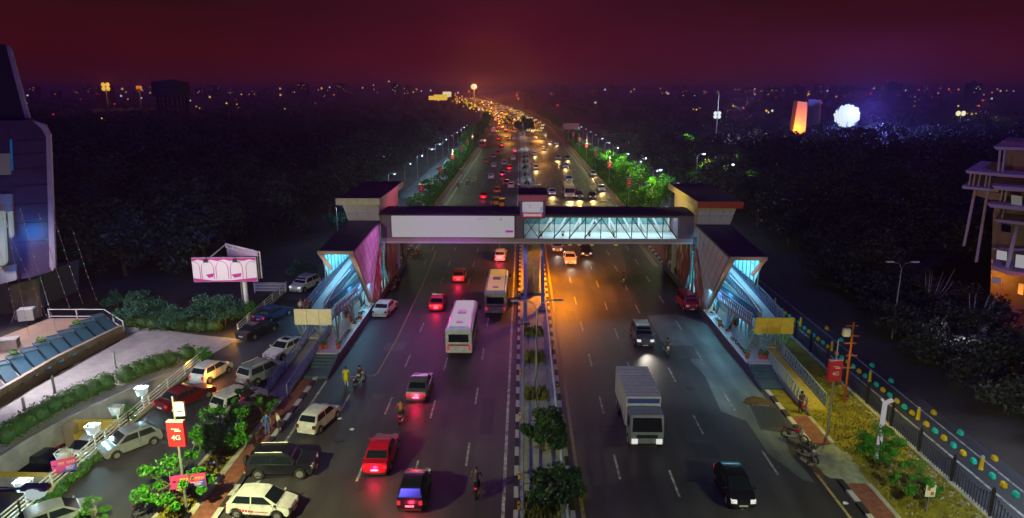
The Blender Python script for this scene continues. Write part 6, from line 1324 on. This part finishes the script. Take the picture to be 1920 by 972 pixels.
slab([(1828,356),(1875,362),(1875,376),(1851,374),(1828,366)],YB-2,.4,'beam',rc)
def win(pxs, m): f = slab(pxs,YB-3.2,.15,'window',m); 
win([(1869,470),(1888,473),(1887,489),(1868,486)],M['screen']); win([(1905,478),(1922,480),(1922,504),(1903,501)],M['screen']); win([(1896,366),(1916,369),(1916,386),(1896,383)],mat('win_dim_lit',(.3,.3,.25),.4,emit=(.7,.75,.6),es=.12)); win([(1910,532),(1920,534),(1918,554),(1908,551)],M['head_warm']); win([(1860,520),(1878,524),(1877,534),(1859,530)],mat('win_cool_lit',(.3,.3,.3),.4,emit=(.5,.55,.7),es=.10)); win([(1878,420),(1896,423),(1895,437),(1877,434)],M['glass_dark'])
lamp('building_lamp', 'POINT', PY(1905,520,YB-1.5), 170, (1,.42,.02), .3); lamp('building_fill', 'SPOT', PY(1700,300,50), 2600, (1,.30,.60), .6, spot=radians(50), target=PY(1880,360,YB), blend=1)  # the wide pink spot is added to tint the facade
lamp('gate_lamp', 'POINT', PY(1915,560,YB-4), 160, (1,.12,.02), .3)
# retaining wall with white gate posts, bare trees
wa = [G(1800,640), G(1850,668), G(1925,712)]
t = empty('boundary_wall', 'rough pale boundary wall with white square posts at the right edge', 'wall')
part('wall', M['tan_stone'], t, lambda b: [b.prism([(a.x,a.y,0),(c.x,c.y,0),(c.x+.2,c.y+.35,0),(a.x+.2,a.y+.35,0)],(0,0,1.1)) for a,c in zip(wa[:-1],wa[1:])])
for px, py in ((1836,655),(1910,702),(1722,598)): p = G(px,py); part('post', M['pale_tile'], t, lambda b: (b.box(p.x-.28,p.x+.28,p.y-.28,p.y+.28,0,2.2), b.box(p.x-.36,p.x+.36,p.y-.36,p.y+.36,2.2,2.35)))
lamp('wall_lamp', 'POINT', (*(G(1790,690).xy),3.5), 130, (.7,.65,1), .3)
for i, (px, py, lb) in enumerate([(1745,600,'leafless pale tree with forked limbs in front of the right wood'),(1828,640,'thin leafless sapling by the boundary wall post')]):
    p = G(px, py); rg = random.Random(i); t = empty('bare_tree', lb, 'tree', (p.x,p.y,0)); 
    part('trunk', mat('pale_bark',(.34,.28,.30),.8), t, lambda b: b.tube([(0,0,0),(.1,0,1.5),(-.1,0,2.6)],[.16,.12,.09],7))
    for k in range(7): a = k*.9+i; part('branch', mat('pale_bark',(.34,.28,.30),.8), t, lambda b: b.tube([(0,0,1.7+.1*k),(.9*cos(a),.5*sin(a),2.8+.1*k),(1.5*cos(a)+.3,.9*sin(a),4.3+.25*k)],[.07,.05,.015],5))
# ------------------------------------------------------------------ woods: near trees one by one, the rest as one mass
ft = [make_tree('forest_tree','x','tree',hh,cr,M['forest'],20,260,.40,.25,20+i,.35,.36,.85) for i,(hh,cr) in enumerate([(9.5,4.6),(11,5.2),(8,4.2),(10,5.8)])]
fp = [Proto(o) for o in ft]; rt = random.Random(17); n = 0
def wood_near(side, spots_):
    global n
    for i, (x, y) in enumerate(spots_):
        fp[rt.randrange(4)].put((x,y,0), rt.random()*6, 'dark leafy tree at the %s wood edge, %s counting away from the camera' % (side, nth(i)), 'trees of the %s wood edge' % side, .75+.5*rt.random())
L1 = sorted([(-36-rt.random()*16+cx(y), y) for y in np.linspace(92,300,38)]+[(-52-rt.random()*20, y) for y in np.linspace(86,160,14)], key=lambda q:q[1])
R1 = sorted([(39+rt.random()*12+cx(y), y) for y in np.linspace(48,300,46)]+[(54+rt.random()*16, y) for y in np.linspace(84,170,16)], key=lambda q:q[1])
R1 = [q for q in R1 if not (41 < q[0] < 85 and q[1] < 90)]
wood_near('left', L1); wood_near('right', R1)
rg = np.random.default_rng(33)
def wood(name, label, pts, hs, seed, per_clump=34, ncl=9, leaf=1.1):
    cs = []; rs_ = []
    for (x,y),h_ in zip(pts,hs):
        far = y > 420; m_ = ncl if not far else 5
        for k in range(m_):
            a = rg.random()*6.28; r_ = h_*.42*sqrt(rg.random()); cs.append((x+r_*cos(a),y+r_*sin(a),h_*(.35+.5*rg.random())-r_*.25)); rs_.append(h_*(.20 if not far else .27)*(.8+.5*rg.random()))
    o = leaf_cloud(name, cs, rs_, per_clump, leaf, M['forest'], None, .75, rg); tag(o, label, 'woods', kind='stuff'); return o
def scatter(nn, x0f, x1f, y0, y1, pw=1.0):
    out = []
    while len(out) < nn:
        y = y0+(y1-y0)*rg.random()**pw; x = x0f(y)+(x1f(y)-x0f(y))*rg.random(); out.append((x,y))
    return out
ptsL = scatter(700, lambda y: -(72+.62*y) if y > 100 else -100, lambda y: -42+cx(y), 84, 420, 1.1)+scatter(650, lambda y:-.85*y, lambda y: -46+cx(y)*1.05, 420, 1500, 1.5)
ptsR = scatter(750, lambda y: 52+cx(y), lambda y: 80+.72*y, 84, 420, 1.1)+scatter(600, lambda y: 50+cx(y)*.7, lambda y:.9*y, 420, 1500, 1.5)+[]
ptsL = [p for p in ptsL if not (abs(p[0]/p[1]+.47) < .03 and 700 < p[1])]
hL = [6.5+5*rg.random() for _ in ptsL]; hR = [6.5+5*rg.random() for _ in ptsR]

def nearfar(pts, hs): a = [(p,h) for p,h in zip(pts,hs) if p[1] < 170]; c = [(p,h) for p,h in zip(pts,hs) if p[1] >= 170]; return [q[0] for q in a],[q[1] for q in a],[q[0] for q in c],[q[1] for q in c]
nL = nearfar(ptsL,hL); nR = nearfar(ptsR,hR); ptsL, hL, ptsR, hR = nL[2], nL[3], nR[2], nR[3]
wood('woods','dark tree mass just behind the left wood edge', nL[0], nL[1], 1, leaf=.6, per_clump=90); wood('woods','dark tree mass just behind the right wood edge', nR[0], nR[1], 1, leaf=.6, per_clump=90)
wood('woods','dark mass of trees filling the left half towards the horizon', ptsL, hL, 1); wood('woods','dark mass of trees filling the right half towards the horizon', ptsR, hR, 2)
ptN = [(34.3+(y_-30)*.03+rg.random()*(7.5 if y_ < 56 else 11)+(0 if y_ < 66 else 2), y_) for y_ in 24+62*rg.random(130)]
wood('undergrowth','dark bushes between the side road and the boundary wall', ptN, [2.5+2.2*rg.random() for _ in ptN], 3, leaf=.34, per_clump=70)
# ------------------------------------------------------------------ far landmarks
wt = empty('water_tower', 'dark water tower on many legs against the left horizon', 'water tower'); ty = 420.
c0 = PY(322,178,ty); R0 = (PY(354,178,ty)-PY(290,178,ty)).x/2; wd = mat('tower_dark',(.06,.045,.06),.8)
ztop = PY(322,149,ty).z; zs_ = PY(322,153,ty).z; zb_ = PY(322,178,ty).z
part('tank', wd, wt, lambda b: b.lathe((c0.x,ty,0), [(R0*.92,zb_-1),(R0,zb_),(R0,zs_-.5),(R0*.6,zs_+.3),(0.1,ztop)], 24)); part('balcony', wd, wt, lambda b: b.lathe((c0.x,ty,0), [(R0*1.12,zb_-.6),(R0*1.12,zb_-.1)], 24))
for k in range(10): a = 2*pi*k/10; part('leg', wd, wt, lambda b: b.bar((c0.x+R0*.8*cos(a),ty+R0*.8*sin(a),0),(c0.x+R0*.8*cos(a),ty+R0*.8*sin(a),zb_-1),.7))
for z in (zb_*.35,zb_*.65): part('ring_beam', wd, wt, lambda b: b.lathe((c0.x,ty,0), [(R0*.84,z),(R0*.84,z+.5)], 20))
# twin slab monument
mo_ = empty('monument', 'pair of tall tapering slabs lit orange from below at right horizon', 'monument'); my = 330.
part('slab', mat('monument_stone',(.40,.20,.12),.8,var=.2,vscale=.2), mo_, lambda b: b.prism([PY(*q,my) for q in [(1484,268),(1510,262),(1514,192),(1496,190)]],(0,5,0))); part('slab', mat('monument_dark',(.12,.08,.10),.8), mo_, lambda b: b.prism([PY(*q,my+9) for q in [(1512,262),(1536,258),(1540,188),(1516,186)]],(0,5,0)))
q = PY(1492,262,my-6); lamp('monument_uplight', 'SPOT', q, 60000, (1,.38,.01), .6, spot=radians(80), target=PY(1500,225,my), blend=.8)
# floodlight masts
def mast(px, pyb, pyt, Y, label, r=.9, n_=(3,3), m='cool', e=0, col=(.8,.85,1), below=False):
    a = PY(px,pyb,Y); c = PY(px,pyt,Y); t = empty('floodlight_mast', label, 'floodlight mast', (a.x,Y,0)); k = Y/300
    part('pole', M['grey_metal'], t, lambda b: b.tube([(0,0,0),(0,0,max(c.z,a.z)+(1 if not below else 9))],[.35*k,.2*k],8))
    hd = part('head', M['dark_metal'], t, lambda b: b.box(-r*n_[0]*.5,r*n_[0]*.5,.5,.9,c.z-r*n_[1]*.5,c.z+r*n_[1]*.5))
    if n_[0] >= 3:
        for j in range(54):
            rr_ = (3.0 if n_[0] == 5 else 1.7)*r*sqrt((j+.5)/54); part('lamp', M[m], hd, lambda b: b.ball((rr_*cos(2.4*j),.02*j,c.z+rr_*.85*sin(2.4*j)), r*(1.05-.75*(j/54.)**1.5), 8, sy=.3))  # overlapping balls form the round glare blob, not single lamps
    for i in range(n_[0] if n_[0] < 3 else 0):
        for j in range(n_[1]): part('lamp', M[m], hd, lambda b: b.ball(((i-(n_[0]-1)/2)*r*1.9,0,c.z+(j-(n_[1]-1)/2)*r*1.7), r*1.15*(1-.35*abs(i-(n_[0]-1)/2)/max(1,n_[0]/2)), 10, sy=.5))
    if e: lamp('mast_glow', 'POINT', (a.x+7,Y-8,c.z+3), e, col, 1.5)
    return t
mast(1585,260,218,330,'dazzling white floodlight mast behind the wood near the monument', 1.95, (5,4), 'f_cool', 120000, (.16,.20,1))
mast(889,200,163,1100,'bright yellow white floodlight mast at the far end of the avenue', 2.5, (3,3), 'f_white', 90000, (1,.35,.06))
mast(1339,300,216,280,'slim mast with a white lamp cluster in the right wood', .8, (2,2), 'f_cool', 9000, (.7,.7,1), below=True)
mast(1799,230,213,420,'low white floodlight far right near the horizon', 1.6, (2,1), 'f_white', 5000, (1,.95,.7))
mast(203,200,163,900,'orange white lamp mast on the left horizon, brighter of two', 3.0, (2,2), 'f_warm', 20000, (1,.3,.02)); mast(265,200,164,950,'orange lamp mast on the left horizon, fainter of two', 2.2, (2,1), 'f_orange', 9000, (1,.25,.02))
# lit park trees and lamps on the right
mk['park'] = Proto(make_tree('park_tree','x','tree',8.,4.,M['leaf_lit'],16,110,.6,.2,40,.4,.36,.9))
for i, (px, py, s_, Y) in enumerate([(1292,250,1.0,230),(1222,338,.75,128),(1238,330,.6,132),(1325,306,.9,158),(1383,292,.8,170),(1365,316,.5,150),(1405,322,.6,145),(1197,310,.7,150),(1170,290,.8,180),(1145,282,.6,200)]):
    p = PY(px,py+14*s_,Y); z_ = max(0,p.z-6*s_); mk['park'].put((p.x,Y,min(z_,5.)), i*1.3, 'lamp lit green tree among the right woods, %s counting leftwards and away' % nth(i), 'lamp lit trees in the right woods', s_)
    lamp('park_lamp_glow', 'SPOT', (p.x-1.5,Y-4*s_,min(z_,5.)+10.5*s_), 6500*s_, (1,.98,.22), .3, spot=radians(70), target=(p.x,Y,min(z_,5.)+4*s_), blend=1)
sl2 = side_lamp()
for i, (px, py, Y) in enumerate([(1308,290,150),(1362,310,142),(1225,320,135),(1200,298,170)]):
    p = PY(px,py,Y); o = sl2.put((p.x,Y,max(0,p.z-6.4)), 0, 'park lamp post among the right woods, %s from the left' % nth([2,3,1,0][i]), 'park lamps in the right woods'); lamp('park_lamp_glow', 'POINT', (p.x+1.4,Y-.3,p.z+.2), 500, (.5,.65,1), .2)
# far hoarding beside the avenue
q = PY(1071,238,330); t = empty('hoarding', 'small far hoarding with red corner behind the right banners', 'billboard', (q.x,330,0)); part('panel', mat('hoarding_face',(.4,.25,.2),.6,emit=(.6,.2,.15),es=.06), t, lambda b: b.box(-3.6,3.0,0,.2,q.z-1.2,q.z+1.6)); part('red_corner', M['redl'], t, lambda b: b.box(1.5,3.6,-.05,-.01,q.z+.8,q.z+1.6)); part('post', M['dark_metal'], t, lambda b: (b.box(-2.5,-2.2,.2,.5,0,q.z), b.box(2.0,2.3,.2,.5,0,q.z)))
for i, (px, py, Y, ww, hh, mm) in enumerate([(826,183,1150,22,9,'f_warm'),(838,177,1300,16,9,'f_white'),(810,184,1050,10,6,'f_warm')]):
    q = PY(px,py,Y); t = empty('hoarding', ['wide glowing yellow hoarding at the far left end of the avenue','glowing white hoarding just right of the yellow one','small glowing hoarding left of the yellow one'][i], 'billboard', (q.x,Y,0)); part('panel', M[mm], t, lambda b: b.box(-ww/2,ww/2,0,.5,q.z-hh/2,q.z+hh/2)); part('post', M['dark_metal'], t, lambda b: (b.box(-ww*.3,-ww*.3+.8,.5,1.3,0,q.z), b.box(ww*.3-.8,ww*.3,.5,1.3,0,q.z)))
# far town: dark blocks with lit windows
rg = np.random.default_rng(77); fb_m = mat('town_wall',(.05,.028,.035),.9,var=.3,vscale=.05); wl3 = [M['f_warm'],M['f_orange'],M['f_cool'],M['f_red']]
for i in range(64):
    Y = 900+2400*rg.random(); f = rg.random(); X = (-.72+1.44*f)*Y
    if -.16 < X/Y < .0 and Y < 2500: X -= .16*Y
    w1_ = 12+28*rg.random(); h1 = (10+18*rg.random())*(1+Y/3500); t = empty('town_building', 'dark far building on the skyline, %s placed' % nth(i), 'building', (X,Y,0), 0, 'dark buildings along the horizon')
    t['label'] = 'dark skyline block with lit windows, %s tenth from the left, number %s' % (nth(min(9,int(f*10))), nth(i))
    wlb = part('wall', fb_m, t, lambda b: (b.box(-w1_/2,w1_/2,0,14,0,h1), b.box(-w1_*.2,w1_*.15,3,9,h1,h1+3)))
    for k in range(rg.integers(2,6)): x_ = (rg.random()-.5)*w1_*.8; z_ = h1*(.45+.5*rg.random()); s_ = Y/1280*.55; part('window', wl3[rg.choice([0,1,1,2,3])], t, lambda b: b.box(x_-s_,x_+s_,-.15,-.02,z_-s_,z_+s_))
# far lamps one by one
FLm = ['f_cool','f_warm','f_orange','f_red']; cn = ['white','yellow','orange','red']
def unit_mesh(nm, m, fn):
    b = MB(); fn(b); o = b.build(nm, m); me = o.data; bpy.data.objects.remove(o); return me
pole_me = unit_mesh('pole', M['dark_metal'], lambda b: b.tube([(0,0,0),(0,0,1)],[.25,.15],5)); bulb_me = [unit_mesh('bulb', M[k], lambda b: b.ball((0,0,0),1,8)) for k in FLm]
lst = []
for i in range(115):
    px = rg.random()*1920; py = 166+abs(rg.normal())*9+ (rg.random() < .25)*rg.random()*35
    if 800 < px < 1040 and py > 190: continue
    lst.append((px,py,int(rg.choice([0,0,1,1,2,2,3]))))
for i in range(110):
    f_ = i/110; lst.append((850+150*f_**1.3+rg.normal()*9, 182+52*f_+rg.normal()*3.5, int(rg.choice([0,1,1,1,2,2]))))
lst += [(190,222,1),(197,226,2),(203,229,1),(209,231,1),(216,233,2),(228,231,1),(100,215,3),(103,232,3),(120,236,3),(357,189,0),(368,200,2),(374,203,1),(444,196,1),(447,202,2),(313,209,2),(597,169,1),(603,166,1),(618,164,0),(680,165,1),(741,169,0),(765,172,1),(775,173,1),(781,168,2),(790,171,0),(700,160,0),(729,153,0),(1155,175,0),(1250,174,1),(1253,176,0),(1323,173,0),(1300,205,2),(1306,206,1),(1312,203,2),(1375,199,1),(1380,201,0),(1394,203,2),(1437,208,1),(1441,211,1),(1448,208,0),(1201,246,1),(1216,247,2),(1224,248,0),(1185,250,2),(1711,186,1),(1716,188,2),(1722,187,2),(1876,171,0),(1830,213,1),(1822,214,1),(1815,213,0)]
for i, (px, py, k) in enumerate(lst):
    Y = max(240, min(3000, 21*1280/max(6, py-166))) if py > 172 else 2600.
    q = PY(px,py,Y); hz_ = max(3., q.z); s_ = Y/1280*(.9+1.3*rg.random())
    t = empty('distant_lamp', '%s far lamp near the horizon, %s of the points' % (cn[k], nth(i)), 'lamp', (q.x,Y,0), 0, 'far scattered lamps')
    o = bpy.data.objects.new('pole', pole_me); COL.objects.link(o); o.parent = t; o.scale = (s_,s_,hz_)
    o = bpy.data.objects.new('bulb', bulb_me[k]); COL.objects.link(o); o.parent = t; o.location = (0,0,hz_); o.scale = (s_,s_,s_)
